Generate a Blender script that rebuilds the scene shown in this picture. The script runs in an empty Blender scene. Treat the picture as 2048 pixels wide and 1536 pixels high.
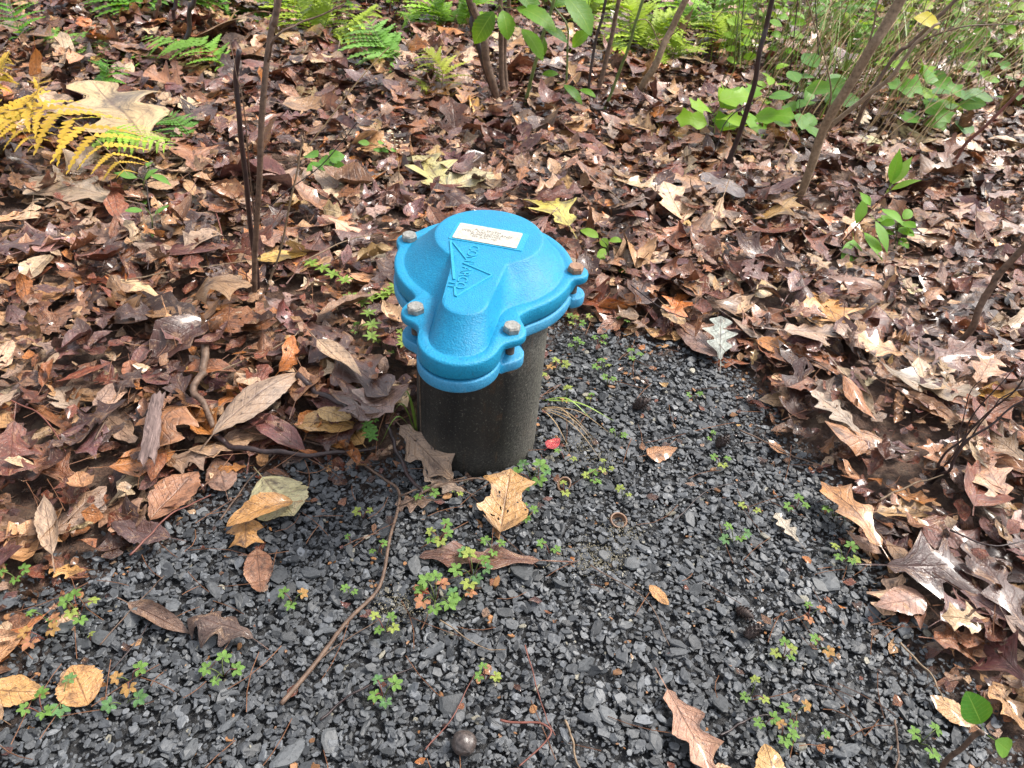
import bpy, bmesh, math, random
import numpy as np
from math import sin, cos, pi, radians, sqrt, atan2, hypot
from mathutils import Vector, Matrix

R = np.random.default_rng(20240)
rnd = random.Random(77)
S = bpy.context.scene
COL = S.collection

# ------------------------------------------------------------------ camera
F_PX, PITCH, ROLL, CAM_H = 1538.0, radians(40.437), radians(4.995), .7723
cam_o = np.array([0, 0, CAM_H])
fw = np.array([0, cos(PITCH), -sin(PITCH)])
_rt = np.array([1., 0, 0]); _up = np.cross(_rt, fw)
c_rt = _rt * cos(ROLL) + _up * sin(ROLL)
c_up = -_rt * sin(ROLL) + _up * cos(ROLL)
cd = bpy.data.cameras.new('camera')
cam = bpy.data.objects.new('camera', cd); COL.objects.link(cam)
cam.matrix_world = Matrix(((c_rt[0], c_up[0], -fw[0], 0), (c_rt[1], c_up[1], -fw[1], 0), (c_rt[2], c_up[2], -fw[2], CAM_H), (0, 0, 0, 1)))
cd.sensor_width = 36; cd.lens = F_PX / 2048 * 36
cd.clip_start = .02; cd.clip_end = 2000
cd.dof.use_dof = True; cd.dof.focus_distance = 1.0; cd.dof.aperture_fstop = 14.0
S.camera = cam

# ------------------------------------------------------------------ sky, sun, exposure
SUN_EL, SUN_AZ = radians(52), radians(62)          # azimuth measured from +Y towards +X
w = bpy.data.worlds.new('World'); S.world = w; w.use_nodes = True
nt = w.node_tree; bg = nt.nodes['Background']
sky = nt.nodes.new('ShaderNodeTexSky'); sky.sky_type = 'NISHITA'; sky.sun_disc = False
sky.sun_elevation = SUN_EL; sky.sun_rotation = SUN_AZ; sky.dust_density = 3.0; sky.air_density = 1.0
hs = nt.nodes.new('ShaderNodeHueSaturation'); hs.inputs['Saturation'].default_value = .32
nt.links.new(sky.outputs[0], hs.inputs['Color']); nt.links.new(hs.outputs[0], bg.inputs['Color'])
bg.inputs['Strength'].default_value = .105
sl = bpy.data.lights.new('sun', 'SUN'); sl.energy = 1.5; sl.angle = radians(14); sl.color = (1, .95, .87)
so = bpy.data.objects.new('sun', sl); COL.objects.link(so)
sd = Vector((sin(SUN_AZ) * cos(SUN_EL), cos(SUN_AZ) * cos(SUN_EL), sin(SUN_EL)))
so.rotation_euler = sd.to_track_quat('Z', 'Y').to_euler(); so.location = sd * 20
S.view_settings.view_transform = 'Standard'; S.view_settings.look = 'None'
S.view_settings.exposure = 1.78; S.view_settings.gamma = 1
S.render.engine = 'CYCLES'
S.cycles.use_denoising = True
S.cycles.max_bounces = 6; S.cycles.diffuse_bounces = 3; S.cycles.glossy_bounces = 2
S.cycles.transparent_max_bounces = 6; S.cycles.transmission_bounces = 2

# ------------------------------------------------------------------ pixels to places
def ray(x, y): return fw + c_rt * ((x - 1024) / F_PX) + c_up * ((768 - y) / F_PX)
def G(x, y, z=0.):                       # where the ray meets the level z
    d = ray(x, y); return cam_o + d * ((z - CAM_H) / d[2])
def atY(x, y, Y):                        # where the ray reaches the distance Y
    d = ray(x, y); return cam_o + d * (Y / d[1])
def proj(P):
    v = np.asarray(P, float) - cam_o; z = v @ fw
    return 1024 + F_PX * (v @ c_rt) / z, 768 - F_PX * (v @ c_up) / z, z

def sines(x, y, seed, freqs):
    g = np.random.default_rng(seed); s = 0
    for f in freqs:
        for _ in range(3):
            a = g.uniform(0, 2 * pi); s = s + np.sin((x * cos(a) + y * sin(a)) * f + g.uniform(0, 6.28)) / 3 / len(freqs) ** .5
    return s

GRAVEL_PX = [(-90, 1560), (5, 1440), (45, 1330), (75, 1215), (215, 1125), (330, 1085), (430, 985), (560, 955), (660, 950), (790, 955), (860, 900), (985, 830), (1075, 740), (1110, 655),
             (1190, 655), (1290, 700), (1430, 705), (1495, 790), (1545, 890), (1640, 960), (1690, 1080), (1745, 1195),
             (1800, 1290), (1870, 1390), (1975, 1455), (2040, 1560), (2100, 1760), (1500, 2300), (300, 2300), (-200, 1800)]
GP = np.array([G(*p)[:2] for p in GRAVEL_PX])
def gravel_dist(x, y):
    """signed distance to the gravel bed's edge, positive inside the gravel"""
    x = np.atleast_1d(np.asarray(x, float)); y = np.atleast_1d(np.asarray(y, float))
    inside = np.zeros(x.shape, bool); d = np.full(x.shape, 1e9)
    n = len(GP)
    for i in range(n):
        x1, y1 = GP[i]; x2, y2 = GP[(i + 1) % n]
        cond = (y1 > y) != (y2 > y)
        xi = (x2 - x1) * (y - y1) / (y2 - y1 + 1e-12) + x1
        inside ^= cond & (x < xi)
        t = np.clip(((x - x1) * (x2 - x1) + (y - y1) * (y2 - y1)) / ((x2 - x1) ** 2 + (y2 - y1) ** 2), 0, 1)
        d = np.minimum(d, np.hypot(x - x1 - t * (x2 - x1), y - y1 - t * (y2 - y1)))
    return np.where(inside, d, -d) + .018 * sines(x, y, 5, (38, 90))
def hgt(x, y):
    """height of the soil: flat under the gravel, lumpy under the leaves"""
    g = gravel_dist(x, y)
    k = np.clip(.02 - g, 0, .25) / .25
    return k * (.022 + .022 * sines(np.asarray(x, float), np.asarray(y, float), 9, (4.5, 9, 17))) + .003 * sines(np.asarray(x, float), np.asarray(y, float), 11, (11, 23))
def H1(x, y): return float(hgt(x, y)[0])
def GG(x, y, dz=0.):                     # on the soil as it lies
    p = G(x, y)
    for _ in range(3):
        p = G(x, y, H1(p[0], p[1]) + dz)
    return p

# ------------------------------------------------------------------ materials
def mat(name):
    m = bpy.data.materials.new(name); m.use_nodes = True
    n = m.node_tree.nodes; l = m.node_tree.links
    return m, n, l, n['Principled BSDF'], n['Material Output']
def N(n, t, **kw):
    o = n.new(t)
    for k, v in kw.items():
        if k in o.inputs: o.inputs[k].default_value = v
        else: setattr(o, k, v)
    return o
def ramp(n, stops):
    r = n.new('ShaderNodeValToRGB'); e = r.color_ramp.elements
    while len(e) > 1: e.remove(e[-1])
    e[0].position = stops[0][0]; e[0].color = (*stops[0][1], 1) if len(stops[0][1]) == 3 else stops[0][1]
    for p, c in stops[1:]:
        x = e.new(p); x.color = (*c, 1)
    return r
g3 = lambda v: (v, v, v)
def mixc(n, l, a, b, fac, mode='MIX'):
    m = n.new('ShaderNodeMix'); m.data_type = 'RGBA'; m.blend_type = mode
    for s, v in ((6, a), (7, b), (0, fac)):
        if hasattr(v, 'links'): l.new(v, m.inputs[s])
        elif isinstance(v, (tuple, list)): m.inputs[s].default_value = (*v, 1)
        else: m.inputs[s].default_value = v
    return m.outputs[2]
def math_(n, l, op, a, b=None, c=None, clamp=False):
    m = n.new('ShaderNodeMath'); m.operation = op; m.use_clamp = clamp
    for i, v in enumerate((a, b, c)):
        if v is None: continue
        if hasattr(v, 'links'): l.new(v, m.inputs[i])
        else: m.inputs[i].default_value = v
    return m.outputs[0]

def leaf_material(name, green=False, holes=False):
    m, n, l, b, out = mat(name)
    ac = N(n, 'ShaderNodeAttribute', attribute_name='col'); au = N(n, 'ShaderNodeAttribute', attribute_name='luv')
    sp = n.new('ShaderNodeSeparateXYZ'); l.new(au.outputs['Vector'], sp.inputs[0])
    u, v, r = sp.outputs
    av = math_(n, l, 'ABSOLUTE', v)
    # side veins run forward from the midrib
    ph = math_(n, l, 'SUBTRACT', u, math_(n, l, 'MULTIPLY', av, .16 if not green else .13))
    fr = math_(n, l, 'FRACT', math_(n, l, 'MULTIPLY', ph, 8.0 if not green else 9.0))
    tri = math_(n, l, 'ABSOLUTE', math_(n, l, 'SUBTRACT', fr, .5))
    side = math_(n, l, 'SUBTRACT', 1.0, math_(n, l, 'DIVIDE', tri, .09), clamp=True)
    mid = math_(n, l, 'SUBTRACT', 1.0, math_(n, l, 'DIVIDE', av, .07), clamp=True)
    vein = math_(n, l, 'MAXIMUM', math_(n, l, 'MULTIPLY', side, .55), mid)
    # texture space of its own for each leaf
    cx = n.new('ShaderNodeCombineXYZ'); l.new(u, cx.inputs[0]); l.new(math_(n, l, 'MULTIPLY', v, .4), cx.inputs[1]); l.new(math_(n, l, 'MULTIPLY', r, 37.0), cx.inputs[2])
    no = N(n, 'ShaderNodeTexNoise', Scale=3.2, Detail=5.0, Roughness=.62); l.new(cx.outputs[0], no.inputs['Vector'])
    no2 = N(n, 'ShaderNodeTexNoise', Scale=13.0, Detail=4.0, Roughness=.7); l.new(cx.outputs[0], no2.inputs['Vector'])
    if green:
        base = mixc(n, l, ac.outputs['Color'], (.22, .30, .03), math_(n, l, 'MULTIPLY', ramp_out(n, l, no.outputs[0], .55, .75), .35))
        base = mixc(n, l, base, (.26, .38, .06), math_(n, l, 'MULTIPLY', vein, .6))
        base = mixc(n, l, base, (.20, .09, .02), math_(n, l, 'MULTIPLY', ramp_out(n, l, no2.outputs[0], .62, .70), .6))
    else:
        no3 = N(n, 'ShaderNodeTexNoise', Scale=38.0, Detail=3.0, Roughness=.7); l.new(cx.outputs[0], no3.inputs['Vector'])
        base = mixc(n, l, ac.outputs['Color'], (.030, .010, .005), math_(n, l, 'MULTIPLY', ramp_out(n, l, no.outputs[0], .50, .70), .85))
        base = mixc(n, l, base, (.52, .31, .17), math_(n, l, 'MULTIPLY', ramp_out(n, l, no.outputs[0], .46, .30), .45))
        base = mixc(n, l, base, (.020, .008, .005), math_(n, l, 'MULTIPLY', ramp_out(n, l, no2.outputs[0], .56, .68), .80))
        base = mixc(n, l, base, (.56, .38, .24), math_(n, l, 'MULTIPLY', ramp_out(n, l, no2.outputs[0], .42, .32), .35))
        base = mixc(n, l, base, (.016, .008, .006), math_(n, l, 'MULTIPLY', ramp_out(n, l, no3.outputs[0], .60, .70), .65))
        base = mixc(n, l, base, (.075, .028, .014), math_(n, l, 'MULTIPLY', vein, .6))
    l.new(base, b.inputs['Base Color'])
    rr = n.new('ShaderNodeMapRange'); l.new(no.outputs[0], rr.inputs[0])
    rr.inputs[1].default_value = .3; rr.inputs[2].default_value = .7
    rr.inputs[3].default_value = .16 if not green else .30; rr.inputs[4].default_value = .48 if not green else .58
    l.new(rr.outputs[0], b.inputs['Roughness'])
    b.inputs['Specular IOR Level'].default_value = .5 if not green else .22
    if not green: b.inputs['Coat Weight'].default_value = .30; b.inputs['Coat Roughness'].default_value = .14
    hsum = math_(n, l, 'ADD', math_(n, l, 'MULTIPLY', vein, -.6), math_(n, l, 'MULTIPLY', no2.outputs[0], 1.6))
    bp = N(n, 'ShaderNodeBump', Strength=.8 if not green else .35, Distance=.0016); l.new(hsum, bp.inputs['Height'])
    l.new(bp.outputs[0], b.inputs['Normal'])
    last = b.outputs[0]
    if green:
        tr = n.new('ShaderNodeBsdfTranslucent'); l.new(mixc(n, l, base, (.50, .78, .01), .40), tr.inputs['Color'])
        ms = n.new('ShaderNodeMixShader'); ms.inputs[0].default_value = .33
        l.new(last, ms.inputs[1]); l.new(tr.outputs[0], ms.inputs[2]); last = ms.outputs[0]
    if holes:
        vo = N(n, 'ShaderNodeTexNoise', Scale=9.0 if holes == 1 else 6.0, Detail=1.5 if holes == 1 else 3.0); l.new(cx.outputs[0], vo.inputs['Vector'])
        h = math_(n, l, 'GREATER_THAN', vo.outputs[0], .685 if holes == 1 else .655)
        tp = n.new('ShaderNodeBsdfTransparent'); ms = n.new('ShaderNodeMixShader')
        l.new(h, ms.inputs[0]); l.new(last, ms.inputs[1]); l.new(tp.outputs[0], ms.inputs[2]); last = ms.outputs[0]
    l.new(last, out.inputs['Surface'])
    return m
def ramp_out(n, l, src, a, b):
    mr = n.new('ShaderNodeMapRange'); l.new(src, mr.inputs[0])
    mr.inputs[1].default_value = a; mr.inputs[2].default_value = b
    mr.clamp = True
    return mr.outputs[0]

M = {}
M['dry'] = leaf_material('wet_dead_leaf'); M['holed'] = leaf_material('insect_eaten_leaf', holes=True); M['green'] = leaf_material('green_leaf', green=True); M['litter'] = leaf_material('decaying_leaf', holes=2)

def simple(name, c1, c2, scale=40, rough=.6, spec=.4, bump=.3, dist=.001, stretch=None, detail=5., metal=0):
    m, n, l, b, out = mat(name)
    tc = n.new('ShaderNodeTexCoord'); v = tc.outputs['Object']
    if stretch:
        mp = n.new('ShaderNodeMapping'); mp.inputs['Scale'].default_value = stretch; l.new(v, mp.inputs[0]); v = mp.outputs[0]
    no = N(n, 'ShaderNodeTexNoise', Scale=scale, Detail=detail, Roughness=.65); l.new(v, no.inputs['Vector'])
    f = ramp_out(n, l, no.outputs[0], .32, .68)
    l.new(mixc(n, l, c1, c2, f), b.inputs['Base Color'])
    b.inputs['Roughness'].default_value = rough; b.inputs['Specular IOR Level'].default_value = spec; b.inputs['Metallic'].default_value = metal
    bp = N(n, 'ShaderNodeBump', Strength=bump, Distance=dist); l.new(no.outputs[0], bp.inputs['Height']); l.new(bp.outputs[0], b.inputs['Normal'])
    return m
M['dark_bark'] = simple('wet_black_bark', (.010, .006, .006), (.045, .022, .02), 90, .45, .5, .6)
M['brown_bark'] = simple('brown_bark', (.05, .028, .018), (.17, .105, .07), 120, .6, .4, .7)
M['tan_bark'] = simple('pale_brown_bark', (.11, .072, .042), (.27, .19, .12), 140, .65, .35, .8)
M['green_stem'] = simple('green_stem', (.06, .09, .02), (.14, .17, .05), 60, .5, .4, .2)
M['red_stem'] = simple('reddish_stem', (.10, .03, .02), (.20, .07, .05), 60, .5, .4, .2)
M['straw'] = simple('dry_straw', (.24, .15, .07), (.45, .32, .17), 50, .6, .35, .2)
M['needle'] = simple('dry_pine_needle', (.10, .04, .02), (.26, .12, .06), 30, .5, .4, .1)
M['grass'] = simple('green_grass', (.08, .14, .02), (.22, .32, .05), 20, .45, .4, .1)
M['old_wood'] = simple('weathered_wood', (.06, .036, .032), (.24, .165, .145), 30, .6, .35, .9, .002, (1, 14, 14))
M['cone'] = simple('pine_cone_scale', (.02, .013, .011), (.075, .05, .043), 200, .6, .4, .5)
M['nut'] = simple('wet_hickory_husk', (.022, .016, .014), (.11, .085, .075), 190, .28, .55, .8, .0010)
M['shell'] = simple('nut_shell', (.10, .05, .03), (.26, .15, .09), 120, .45, .5, .5)
M['sand'] = simple('pale_sand', (.20, .17, .11), (.38, .34, .24), 300, .8, .2, .6)
M['steel'] = simple('weathered_zinc', (.16, .15, .13), (.42, .40, .36), 260, .48, .5, .5, .0005, None, 5., .55)
M['steel_side'] = M['steel']
M['rust'] = simple('rusty_bolt', (.15, .07, .04), (.36, .22, .14), 240, .6, .4, .6, .0006, None, 5., .15)
M['shank'] = simple('rusted_thread', (.035, .025, .02), (.14, .10, .07), 300, .6, .4, .7)
M['flower'] = simple('cream_seed_fluff', (.45, .38, .24), (.72, .66, .48), 300, .8, .2, .4)

def enamel(name, base, worn, chalk):
    m, n, l, b, out = mat(name)
    tc = n.new('ShaderNodeTexCoord'); v = tc.outputs['Object']
    a = N(n, 'ShaderNodeTexNoise', Scale=13.0, Detail=7.0, Roughness=.68); l.new(v, a.inputs['Vector'])
    f = N(n, 'ShaderNodeTexNoise', Scale=520.0, Detail=3.0); l.new(v, f.inputs['Vector'])
    d = N(n, 'ShaderNodeTexNoise', Scale=120.0, Detail=6.0, Roughness=.75); l.new(v, d.inputs['Vector'])
    ge = n.new('ShaderNodeNewGeometry')
    c = mixc(n, l, base, worn, ramp_out(n, l, a.outputs[0], .36, .66))
    c = mixc(n, l, c, tuple(q * .55 for q in base), math_(n, l, 'MULTIPLY', ramp_out(n, l, f.outputs[0], .50, .66), .45))
    c = mixc(n, l, c, chalk, math_(n, l, 'MULTIPLY', ramp_out(n, l, d.outputs[0], .55, .72), .40))
    c = mixc(n, l, c, chalk, math_(n, l, 'MULTIPLY', ramp_out(n, l, ge.outputs['Pointiness'], .52, .60), .45))
    dirt = math_(n, l, 'MULTIPLY', ramp_out(n, l, d.outputs[0], .36, .27), .7)
    c = mixc(n, l, c, (.035, .03, .022), dirt)
    l.new(c, b.inputs['Base Color'])
    mr = n.new('ShaderNodeMapRange'); l.new(a.outputs[0], mr.inputs[0]); mr.inputs[1].default_value = .3; mr.inputs[2].default_value = .7
    mr.inputs[3].default_value = .40; mr.inputs[4].default_value = .70; l.new(mr.outputs[0], b.inputs['Roughness'])
    b.inputs['Specular IOR Level'].default_value = .4
    hh = math_(n, l, 'ADD', math_(n, l, 'MULTIPLY', f.outputs[0], 1.0), math_(n, l, 'MULTIPLY', d.outputs[0], .6))
    bp = N(n, 'ShaderNodeBump', Strength=.75, Distance=.0010); l.new(hh, bp.inputs['Height']); l.new(bp.outputs[0], b.inputs['Normal'])
    return m
M['enamel'] = enamel('blue_painted_casting', (.0004, .180, .345), (.0006, .222, .405), (.02, .33, .48))
M['enamel_ring'] = enamel('faded_blue_painted_casting', (.004, .190, .375), (.04, .27, .46), (.20, .41, .58))

def casing_material():
    m, n, l, b, out = mat('black_casing_steel')
    tc = n.new('ShaderNodeTexCoord'); v = tc.outputs['Object']
    a = N(n, 'ShaderNodeTexNoise', Scale=330.0, Detail=4.0, Roughness=.75); l.new(v, a.inputs['Vector'])
    st = n.new('ShaderNodeMapping'); st.inputs['Scale'].default_value = (1, 1, .12); l.new(v, st.inputs[0])
    s = N(n, 'ShaderNodeTexNoise', Scale=45.0, Detail=5.0, Roughness=.6); l.new(st.outputs[0], s.inputs['Vector'])
    d = N(n, 'ShaderNodeTexNoise', Scale=26.0, Detail=6.0, Roughness=.7); l.new(v, d.inputs['Vector'])
    c = mixc(n, l, (.007, .007, .0072), (.020, .019, .017), ramp_out(n, l, s.outputs[0], .35, .65))
    c = mixc(n, l, c, (.14, .132, .11), math_(n, l, 'MULTIPLY', ramp_out(n, l, a.outputs[0], .58, .70), .8))
    sz_ = n.new('ShaderNodeSeparateXYZ'); l.new(v, sz_.inputs[0]); mud = math_(n, l, 'MULTIPLY', ramp_out(n, l, math_(n, l, 'ADD', sz_.outputs[2], math_(n, l, 'MULTIPLY', d.outputs[0], -.08)), .03, -.03), ramp_out(n, l, a.outputs[0], .3, .6))
    c = mixc(n, l, c, (.09, .08, .065), math_(n, l, 'MULTIPLY', mud, .5))
    c = mixc(n, l, c, (.10, .06, .028), math_(n, l, 'MULTIPLY', ramp_out(n, l, d.outputs[0], .62, .74), .35))
    # pale speckle on the right-hand side: the light falling there, painted into the colour
    sx = n.new('ShaderNodeSeparateXYZ'); l.new(v, sx.inputs[0])
    k = math_(n, l, 'MULTIPLY', ramp_out(n, l, math_(n, l, 'ADD', sx.outputs[0], math_(n, l, 'MULTIPLY', sx.outputs[1], .25)), .02, .090), ramp_out(n, l, a.outputs[0], .36, .62))
    c = mixc(n, l, c, (.25, .24, .20), math_(n, l, 'MULTIPLY', k, .7))
    ru = N(n, 'ShaderNodeTexNoise', Scale=70.0, Detail=5.0, Roughness=.6); st2 = n.new('ShaderNodeMapping'); st2.inputs['Scale'].default_value = (1, 1, .06); l.new(v, st2.inputs[0]); l.new(st2.outputs[0], ru.inputs['Vector'])
    c = mixc(n, l, c, (.14, .062, .022), math_(n, l, 'MULTIPLY', math_(n, l, 'MULTIPLY', ramp_out(n, l, ru.outputs[0], .56, .68), ramp_out(n, l, d.outputs[0], .48, .66)), .35))
    l.new(c, b.inputs['Base Color']); b.inputs['Roughness'].default_value = .62; b.inputs['Specular IOR Level'].default_value = .35
    bp = N(n, 'ShaderNodeBump', Strength=.6, Distance=.0012); l.new(a.outputs[0], bp.inputs['Height']); l.new(bp.outputs[0], b.inputs['Normal'])
    return m
M['casing'] = casing_material()
M['plate'] = simple('stamped_aluminium', (.30, .28, .235), (.54, .51, .44), 300, .55, .4, .5, .0004, None, 5., .25)
M['ink'] = simple('stamped_letter', (.10, .09, .08), (.2, .18, .16), 300, .6, .3, .1)

def slate_material():
    m, n, l, b, out = mat('wet_slate_chip')
    ac = N(n, 'ShaderNodeAttribute', attribute_name='col'); tc = n.new('ShaderNodeTexCoord')
    a = N(n, 'ShaderNodeTexNoise', Scale=330.0, Detail=4.0, Roughness=.65); l.new(tc.outputs['Object'], a.inputs['Vector'])
    g = N(n, 'ShaderNodeTexNoise', Scale=7.0, Detail=3.0); l.new(tc.outputs['Object'], g.inputs['Vector'])
    c = mixc(n, l, ac.outputs['Color'], (.012, .012, .013), math_(n, l, 'MULTIPLY', ramp_out(n, l, a.outputs[0], .5, .75), .7))
    l.new(c, b.inputs['Base Color'])
    mr = n.new('ShaderNodeMapRange'); l.new(g.outputs[0], mr.inputs[0]); mr.inputs[1].default_value = .35; mr.inputs[2].default_value = .65
    mr.inputs[3].default_value = .42; mr.inputs[4].default_value = .62; l.new(mr.outputs[0], b.inputs['Roughness'])
    b.inputs['Specular IOR Level'].default_value = .4
    bp = N(n, 'ShaderNodeBump', Strength=.5, Distance=.0008); l.new(a.outputs[0], bp.inputs['Height']); l.new(bp.outputs[0], b.inputs['Normal'])
    return m
M['slate'] = slate_material()

def soil_material():
    m, n, l, b, out = mat('forest_soil')
    ac = N(n, 'ShaderNodeAttribute', attribute_name='gravelness'); tc = n.new('ShaderNodeTexCoord'); v = tc.outputs['Object']
    a = N(n, 'ShaderNodeTexNoise', Scale=160.0, Detail=6.0, Roughness=.7); l.new(v, a.inputs['Vector'])
    vo = N(n, 'ShaderNodeTexVoronoi', Scale=70.0); l.new(v, vo.inputs['Vector'])
    big = N(n, 'ShaderNodeTexNoise', Scale=2.5, Detail=5.0); l.new(v, big.inputs['Vector'])
    grit = mixc(n, l, (.010, .010, .011), (.055, .055, .057), ramp_out(n, l, a.outputs[0], .4, .7))
    duff = mixc(n, l, (.025, .012, .008), (.16, .085, .05), ramp_out(n, l, a.outputs[0], .42, .72))
    duff = mixc(n, l, duff, vo.outputs['Color'], .0)
    lit = ramp(n, [(0, (.05, .022, .014)), (.4, (.13, .06, .035)), (.7, (.24, .15, .10)), (1, (.34, .24, .16))]); l.new(vo.outputs['Color'], lit.inputs[0])
    duff = mixc(n, l, duff, lit.outputs[0], math_(n, l, 'MULTIPLY', ramp_out(n, l, big.outputs[0], .3, .6), .45))
    l.new(mixc(n, l, duff, grit, ac.outputs['Fac']), b.inputs['Base Color'])
    b.inputs['Roughness'].default_value = .7
    bp = N(n, 'ShaderNodeBump', Strength=1.0, Distance=.006); l.new(a.outputs[0], bp.inputs['Height']); l.new(bp.outputs[0], b.inputs['Normal'])
    return m
M['soil'] = soil_material()

# ------------------------------------------------------------------ mesh helpers
def mesh_np(name, V, faces, cols=None, luv=None, smooth=False):
    """faces: list of integer arrays (n,3) / (n,4)"""
    me = bpy.data.meshes.new(name)
    V = np.ascontiguousarray(V, np.float32); faces = [np.asarray(f, np.int32) for f in faces if len(f)]
    me.vertices.add(len(V)); me.vertices.foreach_set('co', V.ravel())
    nl = sum(f.size for f in faces); nf = sum(len(f) for f in faces)
    me.loops.add(nl); me.loops.foreach_set('vertex_index', np.concatenate([f.ravel() for f in faces]))
    me.polygons.add(nf)
    tot = np.concatenate([np.full(len(f), f.shape[1], np.int32) for f in faces])
    st = np.concatenate([[0], np.cumsum(tot)[:-1]]).astype(np.int32)
    me.polygons.foreach_set('loop_start', st)
    try: me.polygons.foreach_set('loop_total', tot)
    except Exception: pass
    me.polygons.foreach_set('use_smooth', np.full(nf, smooth, bool))
    me.update(calc_edges=True)
    if cols is not None:
        a = me.attributes.new('col', 'FLOAT_COLOR', 'POINT'); c = np.ones((len(V), 4), np.float32); c[:, :3] = cols; a.data.foreach_set('color', c.ravel())
    if luv is not None:
        a = me.attributes.new('luv', 'FLOAT_VECTOR', 'POINT'); a.data.foreach_set('vector', np.ascontiguousarray(luv, np.float32).ravel())
    return me
def ob(name, data, material=None, parent=None, loc=None, rot=None, mw=None):
    o = bpy.data.objects.new(name, data); COL.objects.link(o)
    if material is not None and data is not None and not data.materials: data.materials.append(material)
    if parent is not None: o.parent = parent
    if mw is not None: o.matrix_local = mw
    if loc is not None: o.location = Vector([float(q) for q in loc])
    if rot is not None: o.rotation_euler = rot
    return o
LABELS = {}
def tag(o, label, cat, group=None):
    o['label'] = label; o['category'] = cat
    if group: o['group'] = group
    LABELS.setdefault(label, []).append(o)
    return o
def thing(name, label, cat, loc, group=None, rotz=0):
    o = ob(name, None, loc=loc, rot=(0, 0, rotz)); o.empty_display_size = .02
    return tag(o, label, cat, group)
def tube_np(P, rad, sides=6, jit=0.):
    """tube along the points P with a radius for each"""
    P = np.asarray(P, float); n = len(P); rad = np.broadcast_to(rad, (n,)).astype(float)
    T = np.gradient(P, axis=0); T /= np.linalg.norm(T, axis=1)[:, None] + 1e-12
    a = np.array([0, 0, 1.]) if abs(T[0][2]) < .9 else np.array([1., 0, 0])
    V = []; nrm = np.cross(T[0], a); nrm /= np.linalg.norm(nrm)
    for i in range(n):
        nrm = nrm - T[i] * (nrm @ T[i]); nrm /= np.linalg.norm(nrm); bi = np.cross(T[i], nrm)
        for k in range(sides):
            t = 2 * pi * k / sides; r = rad[i] * (1 + (R.uniform(-jit, jit) if jit else 0))
            V.append(P[i] + r * (cos(t) * nrm + sin(t) * bi))
    Q = []
    for i in range(n - 1):
        for k in range(sides):
            k2 = (k + 1) % sides; Q.append((i * sides + k, i * sides + k2, (i + 1) * sides + k2, (i + 1) * sides + k))
    V.append(P[0]); V.append(P[-1]); a0 = n * sides
    Tt = [(a0, (k + 1) % sides, k) for k in range(sides)] + [(a0 + 1, (n - 1) * sides + k, (n - 1) * sides + (k + 1) % sides) for k in range(sides)]
    return np.array(V), np.array(Q), np.array(Tt)
def spline(pts, n=24):
    pts = np.asarray(pts, float); m = len(pts)
    if m == 2: return pts[0] + np.linspace(0, 1, n)[:, None] * (pts[1] - pts[0])
    P = np.vstack([2 * pts[0] - pts[1], pts, 2 * pts[-1] - pts[-2]]); out = []
    for t in np.linspace(0, m - 1 - 1e-9, n):
        i = int(t); f = t - i; a, b, c, d = P[i], P[i + 1], P[i + 2], P[i + 3]
        out.append(.5 * (2 * b + (c - a) * f + (2 * a - 5 * b + 4 * c - d) * f * f + (3 * b - a - 3 * c + d) * f ** 3))
    return np.array(out)
def wig(P, amp, seed=0):
    g = np.random.default_rng(seed); n = len(P); t = np.linspace(0, 1, n); out = P.copy()
    for ax in range(3):
        for f in (3, 7, 13): out[:, ax] += amp / f * 3 * np.sin(t * f * 2.2 + g.uniform(0, 6.28)) * np.sin(np.clip(t * 6, 0, pi / 2))
    return out

# ------------------------------------------------------------------ leaf shapes
def prof(kind, u, g, ratio):
    """half width along the midrib (fraction of the length), one side"""
    if kind == 'oval': w = np.sin(pi * u ** .85) ** .75
    elif kind == 'lance': w = np.sin(pi * u ** .8) ** 1.15
    elif kind == 'serrate':
        w = np.sin(pi * u ** .9) ** .8 * (1 + .13 * (((u * 15) % 1) - .5))
    elif kind == 'white_oak':
        env = np.sin(pi * u ** 1.25) ** .6
        w = env * (.70 + .34 * np.cos(2 * pi * (u * 3.3 + g.uniform(-.2, .2))))
    elif kind == 'red_oak':
        env = np.sin(pi * np.clip(u * .93 + .04, 0, 1)) ** .65
        tr = np.abs(((u * 2.7 + g.uniform(-.2, .2)) % 1) - .5) * 2
        w = env * (.40 + .70 * tr ** 1.5)
    elif kind == 'tulip':
        w = np.interp(u, [0, .06, .2, .33, .45, .6, .75, .86, .93, 1], [.0, .45, .95, .80, .55, .62, 1.0, .42, .22, 0])
    elif kind == 'poplar':
        w = np.interp(u, [0, .05, .2, .4, .7, .9, 1], [.05, .6, .98, .95, .6, .22, 0])
    else:                                             # ragged fragment
        w = np.sin(pi * np.clip(u, .04, .96)) ** .5 * (.6 + .5 * g.random(len(u)))
    w = np.clip(w, .03, None) * ratio * .5
    w[0] = w[-1] = .004
    return w
SLANT = dict(oval=.05, lance=.05, serrate=.12, white_oak=.34, red_oak=.42, tulip=.25, poplar=.05, frag=.1)
class Shape: pass
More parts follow.
